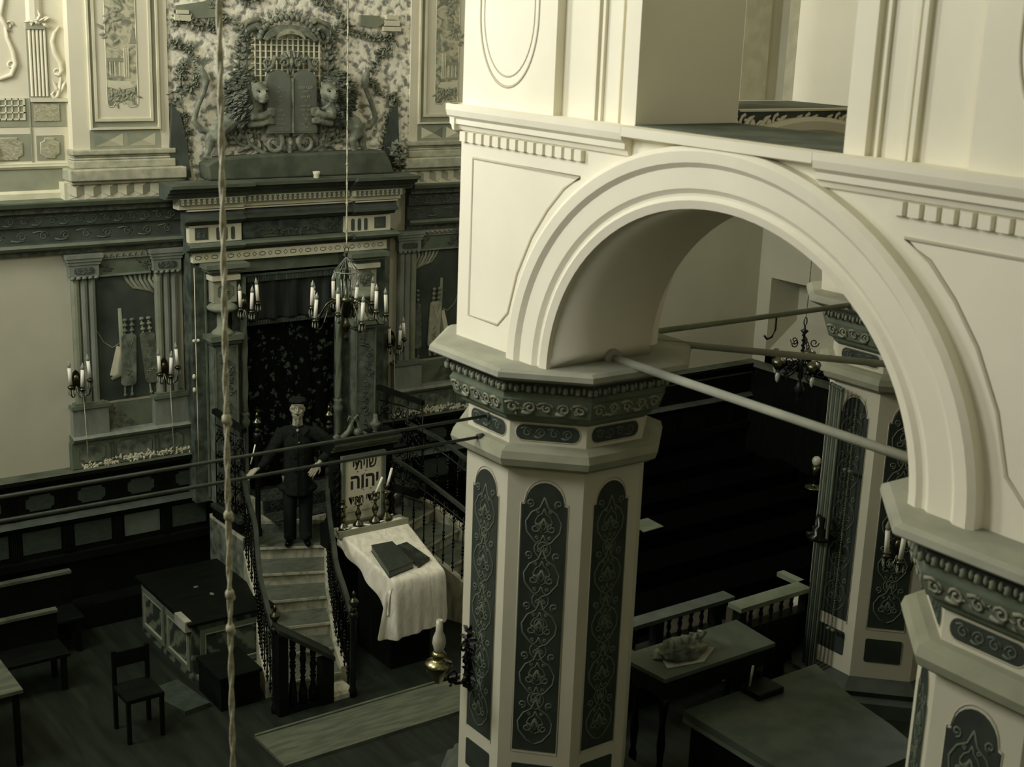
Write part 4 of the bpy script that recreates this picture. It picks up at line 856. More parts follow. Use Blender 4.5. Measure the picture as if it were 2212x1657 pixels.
landing_railing((8.06, 13.57), (8.25, 12.9), -4.42, 'scrolled iron railing above and right of the Hebrew board', (6.93, 12.74))
# ================================================================ CANTOR'S STAND with the Hebrew board
B = lambda u, v, w=0: (u, 12.1-w, v)
sd = thing('prayer_stand', 'dark carved stand with cornice and twisted columns holding the cream Hebrew board', 'prayer stand', (7.0, 12.2, FL))
MB().pbox(B, 6.70, 7.36, FL, -4.54, -.22, 0).build('stand_body', 'black', sd)
MB().mould(B, 6.6, 7.42, [(-.22, -4.54), (.0, -4.54), (.02, -4.51), (.02, -4.48), (.06, -4.465), (.06, -4.44), (.09, -4.43), (.1, -4.40), (-.22, -4.39)], [0, 0, 1, 0, 1, 0, 1, 0, 0]).build('stand_cornice', ['black', 'gmid'], sd)
MB().mould(B, 6.6, 7.46, [(-.22, -5.62), (.06, -5.62), (.06, -5.4), (.0, -5.38), (-.22, -5.36)]).build('stand_base', 'black', sd)
for a in (6.655, 7.33):
    t_ = MB(); rs = []
    for i in range(49):
        z = -5.36+i*(.66/48); rs.append([(a+(.03+.012*cos(2*(2*pi*j/12)-i*.8))*cos(2*pi*j/12), 12.06+(.03+.012*cos(2*(2*pi*j/12)-i*.8))*sin(2*pi*j/12), z) for j in range(12)])
    t_.rings(rs, sm=True); t_.build('twisted_column', 'ironb', sd)
og = MB()
for c, s in ((6.78, 1), (7.08, -1)):
    line(og, lambda u, v, w: B(u, v, w-.1), [(c-s*.12, -4.48), (c, -4.42), (c+s*.1, -4.34), (c+s*.15, -4.22), (c+s*.1, -4.18), (c+s*.08, -4.23)], [.03, .035, .03, .02, .014, .008], 0, 0, 8, 1)
og.lathe((6.98, 12.2, -4.5), [(.05, 0), (.07, .03), (.03, .06), (.03, .1), (.06, .13), (.05, .17), (.02, .19), (.01, .24)], 12).lathe((7.2, 12.2, -4.5), [(.09, 0), (.07, .03), (.04, .09), (.02, .12), (.05, .17), (.06, .2), (.03, .23), (.02, .3)], 12).lathe((6.73, 12.2, -4.5), [(.05, 0), (.06, .04), (.03, .07), (.04, .12), (.0, .16)], 12)
og.build('carved_cresting', 'reliefdk', sd)
B0 = B; B = lambda u, v, w=0: B0(u, v, w+.035)
bd = thing('hebrew_board', 'cream board with three lines of black Hebrew lettering in a grey frame', 'sign', B(6.965, -4.93, .04), 0)
f_ = MB(); frame(f_, B, 6.70, 7.23, -5.33, -4.555, .035, .003, .05, 0); frame(f_, B, 6.735, 7.195, -5.295, -4.59, .012, .003, .035, 1); f_.build('board_frame', ['gmid', 'shade'], bd)
MB().pbox(B, 6.735, 7.195, -5.295, -4.59, .003, .02).build('board_panel', 'board', bd)
tx = MB()
for s, sz, v, wd, bo in (('שויתי', .10, -4.68, .29, .018), ('יהוה', .15, -4.87, .34, .03), ('לנגדי תמיד', .11, -5.06, .385, .02)):
    k = text('letters', s[::-1], sz, B, 6.985, v, .02, None, None, bo, .0015, width=wd)
    if k: o_ = len(tx.v); tx.v += k.v; tx.f += [[a+o_ for a in f] for f in k.f]; tx.m += k.m; tx.sm += k.sm
for u, v in ((6.90, -4.755), (7.0, -4.755), (6.87, -4.80), (6.95, -5.135), (6.87, -5.14), (7.08, -5.135), (7.13, -5.13), (6.98, -4.79), (7.06, -4.965), (6.97, -4.97)): tx.pbox(B, u-.006, u+.006, v-.006, v+.006, .02, .0215)
tx.pbox(B, 6.94, 6.965, -4.955, -4.95, .02, .0215).pbox(B, 6.75, 7.18, -5.20, -5.197, .02, .0215); tx.build('hebrew_lettering', 'ink', bd)
B = B0
# slanted lectern table under a white cloth
lt = thing('lectern_table', 'dark lectern table hidden under the white cloth', 'table', (6.95, 11.5, FL))
tz = lambda y: -5.60+(y-11.03)*(.235/.87)
l_ = MB(); l_.add([(x, y, tz(y)-dz) for dz in (.045, .016) for x, y in ((6.74, 11.04), (7.35, 11.06), (7.42, 11.9), (6.6, 11.9))], [(0, 1, 2, 3), (4, 5, 6, 7), (0, 1, 5, 4), (1, 2, 6, 5), (2, 3, 7, 6), (3, 0, 4, 7)]); l_.build('table_top', 'black', lt)
MB().box(6.8, 7.28, 11.15, 11.85, FL, -5.66).build('table_body', 'black', lt)
cl = MB(); NU, NV = 34, 26; rnd = random.Random(3)
def cpt(i, j):
    # j along depth: 0..16 on top (far to near), then down the front; i across: side flaps at both ends
    y = 11.92-(11.92-11.02)*min(j, 16)/16; x0_ = 6.60+(6.74-6.60)*min(j, 16)/16; x1_ = 7.42-.06*min(j, 16)/16
    f = max(0, (j-16)/10); s = (i-5)/(NU-10); sd_ = 0
    drop = .0
    if f > 0:
        d = f*(.64-.05*min(max(s, 0), 1)); z = tz(11.02)-d; x = x0_+(x1_-x0_)*min(max(s, 0), 1); y = 11.01-.03*sin(min(f*4, 1.57))-.012*sin(s*17+1)*f-.01*sin(s*31)*f
        if i < 5: q = (5-i)/5; x = x0_-.05*q*(1-.2*f)-.16*q*f*.6; y += .10*q+.05*q*f+.03*sin(q*5); z -= .02*q
        if i > NU-5: q = (i-NU+5)/5; x = x1_+.04*q+.06*q*f; y += .12*q; z += .06*q*f
        return (x, y, z)
    z = tz(y)+.004+.004*sin(s*9+y*7)*sin(y*13)
    if i < 5: q = (5-i)/5; L = .12+.30*(min(j, 16)/16)**2; x = x0_-.03*sin(q*1.57)-.02*sin(y*20)*q; z = tz(y)-L*q
    elif i > NU-5: q = (i-NU+5)/5; L = .05+.25*(min(j, 16)/16)**2; x = x1_+.03*sin(q*1.57); z = tz(y)-L*q
    else: x = x0_+(x1_-x0_)*s
    return (x, y, z)
cl.add([cpt(i, j) for j in range(NV+1) for i in range(NU+1)], [(j*(NU+1)+i, j*(NU+1)+i+1, (j+1)*(NU+1)+i+1, (j+1)*(NU+1)+i) for j in range(NV) for i in range(NU)], 0, True)
o = cl.build('lectern_cloth', 'cloth', loc=(6.95, 11.5, -5.5)); sdm = o.modifiers.new('thickness', 'SOLIDIFY'); sdm.thickness = .004
s2 = o.modifiers.new('smooth', 'SUBSURF'); s2.levels = s2.render_levels = 1
tag(o, 'wrinkled white linen cloth draped over the lectern table, hanging low in front', 'cloth')
def book(name, pts, y, th, label, covers='bookgreen'):
    t = thing(name, label, 'book', (sum(p[0] for p in pts)/4, sum(p[1] for p in pts)/4, tz(y)+.01), 0)
    def slab(n_, a, b, ins, mt):
        cx_ = sum(p[0] for p in pts)/4; cy_ = sum(p[1] for p in pts)/4; q = [(cx_+(x-cx_)*ins, cy_+(y_-cy_)*ins) for x, y_ in pts]
        m_ = MB(); m_.add([(x, y_, tz(y_)+.012+h) for h in (a, b) for x, y_ in q], [(0, 1, 2, 3), (4, 5, 6, 7), (0, 1, 5, 4), (1, 2, 6, 5), (2, 3, 7, 6), (3, 0, 4, 7)]); m_.build(n_, mt, t)
    slab('back_cover', 0, .004, 1, covers); slab('page_block', .004, th-.004, .97, 'pages'); slab('front_cover', th-.004, th, 1, covers)
M['bookgreen'] = mat('dark green book cloth', '#262e24', '#2f382c', 'noise', 20, .6); M['bookdk'] = mat('mottled dark book cover', '#12170f', '#2f382b', 'noise', 12, .6, lo=.45, hi=.65); M['pages'] = mat('aged page edges', '#6d7361', '#545a4b', 'noise', 2, .9, stretch=(1, 1, 60))
book('closed_book', [(6.77, 11.53), (7.02, 11.52), (7.05, 11.14), (6.72, 11.08)], 11.3, .07, 'thick closed green book lying on the left of the white cloth')
book('flat_book', [(7.045, 11.50), (7.20, 11.52), (7.29, 11.20), (7.10, 11.12)], 11.3, .025, 'thin mottled dark book lying on the cloth, right of the thick one', 'bookdk')
# candle shelf
sh = thing('candle_shelf', 'waxy pale wooden shelf between the Hebrew board and the white cloth', 'shelf', (7.0, 11.95, -5.35))
w_ = MB().box(6.58, 7.42, 11.86, 12.02, -5.36, -5.325, 0); w_.box(6.58, 7.42, 11.845, 11.86, -5.385, -5.31, 0).box(6.565, 6.58, 11.845, 12.02, -5.385, -5.31, 0); w_.build('shelf_board', 'shade', sh)
x_ = MB()
for i in range(16): x_.ell((6.62+random.random()*.74, 11.88+random.random()*.12, -5.322), (.05, .03, .012), 8)
x_.build('dripped_wax', 'cloth', sh)
CS = [(.055, 0), (.06, .012), (.05, .03), (.025, .06), (.014, .08), (.02, .1), (.032, .13), (.034, .155), (.018, .18), (.012, .2), (.014, .22), (.03, .24), (.045, .25), (.03, .262), (.018, .27), (.026, .3), (.03, .315), (.02, .318), (.0, .3)]
cst = thing('brass_candlestick', 'leftmost empty brass candlestick before the Hebrew board', 'candlestick', (6.66, 11.93, -5.32), 0, 'candlesticks on the candle shelf')
MB().lathe((0, 0, 0), CS, 14).build('stem', 'brassdk', cst, local=True)
c2 = dup(cst, (6.845, 11.93, -5.32), 'second brass candlestick from the left, empty, under the last line of letters')
c3 = dup(cst, (7.05, 11.93, -5.32), 'third brass candlestick holding a leaning white candle'); c3.scale = (1.1, 1.1, 1.1)
c4 = dup(cst, (7.2, 11.95, -5.32), 'tallest candlestick on the right end of the shelf, with an upright candle'); c4.scale = (1.25, 1.25, 1.25)
tag(MB().tube([(7.05, 11.93, -5.0), (7.135, 11.93, -4.82)], .013, 8).build('candle', 'candle', loc=(7.05, 11.93, -5.0)), 'white candle leaning right in the third candlestick', 'candle', 'candles by the Hebrew board')
tag(MB().tube([(7.205, 11.95, -4.95), (7.26, 11.95, -4.76)], .014, 8).ell((7.262, 11.95, -4.755), (.016, .014, .012), 8).build('candle', 'candle', loc=(7.205, 11.95, -4.95)), 'white candle with drooped tip in the tallest candlestick', 'candle', 'candles by the Hebrew board')
for i, (x, y, a, l_) in enumerate(((6.68, 11.885, .1, 'at the front left'), (6.60, 11.93, .9, 'at the left end'), (6.92, 11.88, 2.3, 'near the middle'), (7.12, 11.89, .2, 'under the third candlestick'), (7.28, 12.0, .15, 'at the right end'))):
    o = MB().tube([(x-.04*cos(a), y-.04*sin(a), -5.303), (x+.04*cos(a), y+.04*sin(a), -5.303)], .009, 7).build('candle_stub', 'candle', loc=(x, y, -5.31)); tag(o, 'burnt white candle stub lying on the candle shelf, '+l_, 'candle stub', 'candle stubs on the shelf')
# ================================================================ THE MAN
M['skin'] = mat('weathered skin', '#9a967e', '#a8a38a', 'noise', 30, .6); M['coat'] = mat('dark wool coat', '#10150f', '#1b2119', 'noise', 30, .9, spec=.2); M['trouser'] = mat('dark trousers', '#10150f', '#1a211a', 'noise', 8, .9, stretch=(1, 1, .3), spec=.2); M['beard'] = mat('grey beard', '#53574a', '#85866f', 'noise', 60, .9)
MF = Vector((6.57, 12.78, ZL-.15)); RA = Vector((.89, -.455, 0)); TB = Vector((-.455, -.89, 0))
def W(a, b, h):                                                       # body frame: a to his left, b forward, h up; the head leans back a little
    if h > 1.385: q = radians(13)*min(1, (h-1.385)/.05); b, h = b*cos(q)-(h-1.40)*sin(q), 1.40+(h-1.40)*cos(q)+b*sin(q)
    return tuple(MF+RA*a+TB*b+Vector((0, 0, h)))
Rm = Matrix((RA, TB, Vector((0, 0, 1)))).transposed()
man = thing('person', 'bearded man in peaked cap and dark buttoned coat, standing on marble stairs between handrails', 'person', tuple(MF))
bd_ = MB(); EL = lambda m_, a, b, h, ra, rb, rh, n=14: m_.ell(W(a, b, h), (ra, rb, rh), n, 0, Rm)
T_ = lambda m_, pts, r, n=12: m_.tube([W(*p) for p in pts], r, n)
EL(bd_, 0, .02, 1.545, .072, .088, .105, 18); EL(bd_, 0, .055, 1.49, .055, .06, .06); EL(bd_, 0, .09, 1.565, .06, .02, .03); EL(bd_, 0, .112, 1.525, .013, .022, .026); EL(bd_, 0, .105, 1.548, .009, .015, .03)
for s in (-1, 1): EL(bd_, s*.074, .01, 1.54, .01, .018, .03); EL(bd_, s*.035, .085, 1.515, .022, .02, .02); EL(bd_, s*.032, .094, 1.577, .022, .01, .007)
T_(bd_, [(0, .0, 1.30), (0, .01, 1.40), (0, .02, 1.48)], [.07, .055, .052])
T_(bd_, [(0, 0, .78), (0, 0, 1.0), (0, 0, 1.2), (0, 0, 1.33)], [.13, .12, .13, .09])
SHR = [(-.17, 0, 1.31), (-.26, .05, 1.13), (-.34, .1, 1.0), (-.43, .14, .92)]; SHL = [(.17, 0, 1.31), (.28, .02, 1.22), (.36, .05, 1.10), (.30, .15, 1.05), (.23, .2, 1.0)]
T_(bd_, SHR, [.055, .045, .035, .026]); T_(bd_, SHL, [.055, .045, .042, .032, .026])
for s in (-1, 1): T_(bd_, [(s*.085, 0, .8), (s*.09, .01, .45), (s*.085, 0, .08)], [.09, .06, .042])
def hand(m_, c, d, up_, s):                                          # palm at c, fingers along d, back of the hand towards up_
    c = Vector(c); d = Vector(d).normalized(); n = Vector(up_).normalized(); x = d.cross(n).normalized()*s; n = x.cross(d)*s if (x.cross(d)*s).dot(n) > 0 else -(x.cross(d)*s)
    for q in (-.028, -.010, .010, .028): m_.tube([tuple(c-d*.045+x*q*.8), tuple(c+d*.035+x*q)], [.015, .0135], 8)
    for q, L in ((-.03, .062), (-.011, .075), (.009, .078), (.029, .068)):
        p0 = c+d*.035+x*q; p1 = p0+d*L*.5+n*.004+x*q*.12; p2 = p1+d*L*.33-n*.014; p3 = p2+d*L*.22-n*.02; m_.tube([tuple(p) for p in (p0, p1, p2, p3)], [.0098, .009, .008, .0065], 8)
    t0 = c-d*.02+x*.034; t1 = t0+x*.026+d*.025-n*.006; t2 = t1+x*.008+d*.034-n*.012; m_.tube([tuple(p) for p in (t0, t1, t2)], [.014, .011, .008], 8)
wr = Vector(W(-.43, .14, .92)); hc = Vector(W(-.475, .17, .895)); hand(bd_, hc, hc-wr+Vector((0, 0, -.01)), (0, 0, 1), 1); bd_.tube([tuple(wr), tuple(hc-(hc-wr)*.4)], [.025, .024], 8)
wl = Vector(W(.23, .2, 1.0)); hl = Vector(W(.195, .225, .955)); hand(bd_, hl, hl-wl, tuple(TB), -1); bd_.tube([tuple(wl), tuple(hl-(hl-wl)*.4)], [.025, .024], 8)
blob(bd_.build('body', 'skin', man), .0055, 3)
ct_ = MB(); T_(ct_, [(0, -.01, .60), (0, -.01, .8), (0, 0, 1.0), (0, 0, 1.2), (0, 0, 1.32), (0, 0, 1.375)], [.175, .165, .155, .165, .13, .07], 18)
EL(ct_, -.05, 0, .66, .17, .13, .07); EL(ct_, .05, 0, .66, .17, .13, .07); EL(ct_, -.1, 0, 1.27, .12, .1, .09); EL(ct_, .1, 0, 1.27, .12, .1, .09)
T_(ct_, [(-.14, 0, 1.30), *SHR[1:3], (-.415, .13, .935)], [.09, .072, .062, .048]); T_(ct_, [(.14, 0, 1.30), *SHL[1:4], (.245, .19, 1.012)], [.09, .075, .068, .058, .048])
for k in range(5): T_(ct_, [(-.3-.02*k, .05+.02*k, 1.12-.045*k), (-.24-.03*k, .12, 1.06-.04*k)], .018, 8)
blob(ct_.build('coat', 'coat', man), .010, 4)
cl_ = MB()
for s in (-1, 1): cl_.add([W(s*.01, .115, 1.335), W(s*.09, .08, 1.39), W(s*.12, .105, 1.34), W(s*.06, .15, 1.29)], [(0, 1, 2, 3)]); cl_.add([W(s*.01, .11, 1.33), W(s*.09, .075, 1.385), W(s*.12, .098, 1.33), W(s*.06, .14, 1.28)], [(0, 1, 2, 3)])
cl_.build('collar', 'coat', man)
T_(MB(), [(0, .155, 1.3), (0, .162, 1.1), (0, .165, .9), (0, .172, .62)], .004, 5).build('coat_front_seam', 'black', man)
MB().ell(W(0, .13, 1.345), (.016, .014, .018), 8, 0, Rm).build('shirt', 'shade', man)
for a, h, m_ in ((.015, 1.215, 'silver'), (-.03, 1.05, 'ironb'), (.06, 1.05, 'ironb'), (-.03, .9, 'ironb'), (.06, .9, 'ironb')): MB().ell(W(a, .165, h), (.011, .007, .011), 8, 0, Rm).build('button', m_, man)
tr = MB()
for s in (-1, 1): T_(tr, [(s*.08, -.01, .85), (s*.088, .01, .5), (s*.085, 0, .25), (s*.085, 0, .05)], [.095, .078, .072, .07], 14); T_(tr, [(s*.085, .04, .12), (s*.13, .03, .1)], .04)
blob(tr.build('trousers', 'trouser', man), .012, 3)
for s in (-1, 1):
    sh_ = MB(); T_(sh_, [(s*.09, -.05, .035), (s*.1, .05, .035), (s*.115, .14, .028)], [.036, .04, .03]); blob(sh_.build('shoe', 'ironb', man), .009, 3)
cp = MB(); EL(cp, 0, 0, 1.637, .098, .115, .034, 18); EL(cp, 0, -.005, 1.615, .082, .1, .028); blob(cp.build('cap', 'coat', man), .009, 2)
vp = MB(); vp.add([W(.08*sin(a), .055+.075*cos(a)*(1 if k < 1 else 1.42), 1.612-.006*k) for k in (0, 1) for a in [radians(-75+15*i) for i in range(11)]], [(i, i+1, 12+i, 11+i) for i in range(10)])
o = vp.build('cap_peak', 'ironb', man); so = o.modifiers.new('thickness', 'SOLIDIFY'); so.thickness = .006
be = MB(); EL(be, 0, .075, 1.455, .042, .04, .05); EL(be, 0, .085, 1.405, .028, .028, .05); EL(be, -.045, .045, 1.49, .02, .035, .04); EL(be, .045, .045, 1.49, .02, .035, .04); EL(be, -.02, .112, 1.497, .022, .012, .01); EL(be, .02, .112, 1.497, .022, .012, .01)
blob(be.build('beard', 'beard', man), .007, 2)
mo = MB().ell(W(0, .123, 1.484), (.017, .006, .005), 8, 0, Rm); mo.build('mouth', 'coat', man)
for s in (-1, 1):
    MB().ell(W(s*.031, .095, 1.556), (.012, .009, .008), 10, 0, Rm).build('eye', 'silver', man); MB().ell(W(s*.031, .103, 1.556), (.0045, .003, .0045), 8, 0, Rm).build('pupil', 'ink', man)
gl = MB()
for s in (-1, 1): gl.tube([W(s*.033+.024*cos(a), .118, 1.554+.02*sin(a)) for a in [2*pi*i/14 for i in range(14)]], .0022, 6, 0, True); gl.tube([W(s*.057, .117, 1.556), W(s*.078, .02, 1.553)], .0018, 5)
gl.tube([W(-.009, .118, 1.556), W(.009, .118, 1.556)], .002, 5); gl.build('eyeglasses', 'silver', man)
tag(MB().tube([(5.985, 12.72, -4.715), (6.03, 12.70, -4.50)], .0075, 8).build('taper_candle', 'candle', loc=(5.985, 12.72, -4.715)), 'thin white taper leaning upright on the left handrail beside the man’s hand', 'candle')
# ================================================================ LIGHT FITTINGS AND ROPES
def candle_lamp(mb, x, y, z, h=.17, lean=0):                           # m0 metal, m1 sleeve, m2 bulb
    mb.lathe((x, y, z-.03), [(.01, -.03), (.02, -.02), (.036, 0), (.03, .012), (.012, .015), (.012, .03)], 10, 0)
    mb.lathe((x, y, z), [(.019, 0), (.019, h)], 10, 1, ax=(lean, 0, 1)); q = (x+lean*h, y, z+h)
    mb.lathe(q, [(.012, 0), (.021, .02), (.02, .035), (.008, .06), (.001, .08)], 8, 2, ax=(lean, 0, 1)); return mb
def prism_drop(mb, x, y, z, n=1, m=0):
    mb.tube([(x, y, z), (x, y, z-.02)], .003, 4, m).lathe((x, y, z-.07), [(.002, 0), (.009, .02), (.006, .05), (.002, .055)], 6, m)
M['crystal'] = mat('cut crystal', '#8d9384', rough=.1, spec=.9)
ch = thing('chandelier', 'electric candle chandelier with crystal drops hanging before the ark curtain', 'chandelier', (6.95, 12.4, -3.35))
c_ = MB().lathe((6.95, 12.4, 0), [(.004, -3.42), (.02, -3.40), (.03, -3.36), (.012, -3.33), (.03, -3.28), (.05, -3.24), (.03, -3.2), (.015, -3.12), (.03, -3.05), (.06, -2.99), (.075, -2.96), (.05, -2.93), (.014, -2.9), (.012, -2.7), (.03, -2.66), (.012, -2.62), (.01, -2.48), (.02, -2.47), (.004, -2.45)], 14)
c_.tube([(6.95+.025*cos(a), 12.4, -2.43+.03*sin(a)) for a in [2*pi*i/10 for i in range(10)]], .005, 5, 0, True); c_.build('stem', 'brassdk', ch)
for i in range(10):
    a = 2*pi*i/10+.2; r = .42 if i % 2 else .36; zz = -3.10 if i % 2 else -3.02; D = lambda k: (6.95+r*k*cos(a), 12.4+r*k*sin(a))
    m_ = MB().tube(smooth_path([(*D(.05), -3.15), (*D(.25), -2.98), (*D(.55), -3.0), (*D(.8), zz-.12), (*D(1.0), zz-.1), (*D(1.0), zz-.03)], 3), .009, 6)
    line(m_, lambda u, v, w: (6.95+u*cos(a), 12.4+u*sin(a), v), spiral((r*.62, zz-.1), .04, 1.2, 0, 1, 10), .005, 0, 0, 5, 1)
    o = m_.build('arm', 'brassdk', ch)
    MB().lathe((*D(1), zz-.03), [(.01, -.03), (.02, -.02), (.038, 0), (.03, .012), (.012, .03)], 10).build('drip_pan', 'brassdk', o)
    k_ = MB(); candle_lamp(k_, *D(1), zz, .19, random.uniform(-.12, .12)); k_.m = [max(0, q-1) if q else 2 for q in k_.m]; k_.build('candle_sleeve', ['candle', 'crystal', 'brassdk'], o)
    p_ = MB(); [prism_drop(p_, D(1)[0]+.03*cos(b), D(1)[1]+.03*sin(b), zz-.04) for b in (0, 2.1, 4.2)]; p_.build('crystal_drop', 'crystal', o)
tr_ = MB().tube([(6.95+.13*cos(a), 12.4+.13*sin(a), -2.66) for a in [2*pi*i/20 for i in range(20)]], .006, 5, 0, True)
for i in range(14): a = 2*pi*i/14; prism_drop(tr_, 6.95+.13*cos(a), 12.4+.13*sin(a), -2.66); tr_.tube([(6.95+.13*cos(a), 12.4+.13*sin(a), -2.66), (6.95, 12.4, -2.5)], .0025, 4)
for i in range(8): a = 2*pi*i/8; tr_.tube([(6.95+.06*cos(a), 12.4+.06*sin(a), -2.75), (6.95+.05*cos(a), 12.4+.05*sin(a), -2.95)], .006, 5)
tr_.build('crystal_crown', 'crystal', ch)
M['rope'] = mat('pale hemp rope', '#a5a28a', '#c8c4a8', 'noise', 40, .95, bump=.3)
def twist(x, y, z0, z1, r, knots, label, n=1):
    mb = MB(); N = int((z1-z0)/.06)
    for s in (0, pi): mb.tube([(x+r*.55*cos(i*1.1+s), y+r*.55*sin(i*1.1+s), z0+(z1-z0)*i/N) for i in range(N+1)], r*.75, 6)
    for k in knots: mb.ell((x, y, k), (r*2, r*2, r*2.4), 8).ell((x+r, y, k-.02), (r*1.4, r*1.2, r*1.5), 8)
    return tag(mb.build('rope', 'rope', loc=(x, y, z0)), label, 'rope')
twist(2.41, 5.36, -6.2, 5.2, .0115, (-1.76, -2.21, -2.59, -2.76), 'thick knotted pale rope hanging straight down in the left foreground')
twist(6.95, 12.4, -2.41, 5.2, .007, (-.3, -.75, -1.55, -1.95), 'thin knotted cord carrying the crystal chandelier')
# triple candle wall brackets
scn = thing('wall_sconce', 'triple candle wall bracket on the leftmost painted column', 'sconce', (4.56, 13.92, -3.95), 0, 'triple candle wall brackets')
MB().poly(lambda u, v, w: (u, -w, v), [(-.04, -.05), (.04, -.05), (.055, .05), (.03, .14), (0, .17), (-.03, .14), (-.055, .05)], .0, .02).ell((0, -.02, .06), (.035, .025, .06), 8).build('back_plate', 'brassdk', scn, local=True)
for a, dy, dz in ((-.10, -.14, 0), (.0, -.2, -.02), (.11, -.13, .05)):
    m_ = MB().tube(smooth_path([(0, -.02, 0), (a*.4, dy*.5, -.1), (a*.9, dy*.95, -.08), (a, dy, dz)], 4), .007, 6); o = m_.build('arm', 'brassdk', scn, local=True)
    k_ = MB(); candle_lamp(k_, a, dy, dz+.05, .18, random.uniform(-.1, .15)); k_.m = [max(0, q-1) if q else 2 for q in k_.m]; k_.build('candle_sleeve', ['candle', 'crystal', 'brassdk'], o, local=True)
    p_ = MB(); [prism_drop(p_, a+.03*cos(b), dy+.03*sin(b), dz-.0) for b in (0, 2.1, 4.2)]; p_.build('crystal_drop', 'crystal', o, local=True)
dup(scn, (5.53, 13.92, -3.93), 'triple candle wall bracket on the column between the scroll painting and the ark')
dup(scn, (8.42, 13.92, -3.93), 'triple candle wall bracket right of the ark, above the iron railing')
dup(scn, (6.32, 13.56, -3.22), 'triple candle bracket on the left ark column, just right of the thick rope')
dup(scn, (8.40, 6.24, -3.95), 'triple candle bracket on the far octagonal pillar, behind the nearest capital', rz=radians(-45))
for x, z1, l in ((4.62, -4.05, 'under the leftmost candle bracket'), (5.58, -4.05, 'under the candle bracket beside the scroll painting'), (8.44, -4.05, 'under the candle bracket right of the ark')):
    tag(MB().tube([(x, 13.87, z1), (x+.01, 13.84, -4.86)], .0035, 5).build('electric_wire', 'pale', loc=(x, 13.87, -4.86)), 'thin pale wire hanging down the wall '+l, 'wire')
tag(MB().tube([(5.80, 13.66, -2.75), (5.80, 13.66, -4.3), (5.80, 13.66, -5.0)], .005, 5).ell((5.78, 13.66, -3.55), (.02, .02, .02), 8).ell((5.83, 13.66, -3.55), (.02, .02, .02), 8).ell((5.77, 13.66, -3.95), (.02, .02, .03), 8).ell((5.77, 13.66, -4.1), (.02, .02, .03), 8).build('electric_wire', 'pale', loc=(5.8, 13.66, -5.0)), 'pale wire with white insulators running down the left edge of the ark', 'wire')
# oil lamp bracket on the front pillar
def oil_lamp(x, y, z, dx, label, rz, full=True):
    t = thing('oil_lamp', label, 'oil lamp', (x, y, z), rz, 'oil lamps on pillar brackets')
    g = MB(); Q = lambda u, v, w=0: (u, w, v)
    line(g, Q, spiral((.05, .06), .05, 1.3, pi, -1, 12), .009, 0, 0, 6, 1); line(g, Q, [(0, -.18), (.05, -.2), (.12, -.19), (.18, -.14), (.24, -.13)], [.014, .012, .012, .012, .016], 0, 0, 7, 1)
    line(g, Q, spiral((.14, -.13), .05, 1.2, -pi/2, 1, 12), .008, 0, 0, 6, 1); line(g, Q, [(0, .16), (.02, .05), (.01, -.05), (.03, -.18)], [.02, .03, .03, .012], 0, 0, 8, 1)
    foliage(g, lambda u, v, w: (.01+w, u, v), [(0, .18), (0, -.25)], .05, 50, .06, 0, .02, 0, 31); foliage(g, Q, [(.03, .1), (.05, -.15), (.15, -.2)], .03, 30, .05, 0, .02, 0, 32)
    g.build('iron_bracket', 'iron', t, local=True)
    MB().lathe((.26, 0, 0), [(.012, -.15), (.03, -.13), (.05, -.09), (.075, -.06), (.09, -.02), (.088, .0), (.05, .015), (.03, .03), (.045, .045), (.05, .06), (.035, .08)], 20).build('reservoir', 'brass', t, local=True)
    MB().lathe((.26, 0, 0), [(.03, .08), (.034, .1), (.045, .14), (.04, .18), (.024, .22), (.022, .30)], 16).build('glass_chimney', 'milkglass', t, local=True); return t
M['milkglass'] = mat('smoky lamp glass', '#b5b4a0', rough=.15)
oil_lamp(4.77, 6.80, -4.10, 1, 'brass oil lamp on a leafy black iron bracket, on the side of the left pillar', radians(180))
o = oil_lamp(5.88, 6.68, -3.82, 1, 'small oil lamp bracket peeking out behind the right edge of the left pillar', 0); o.scale = (.55, .55, .55)
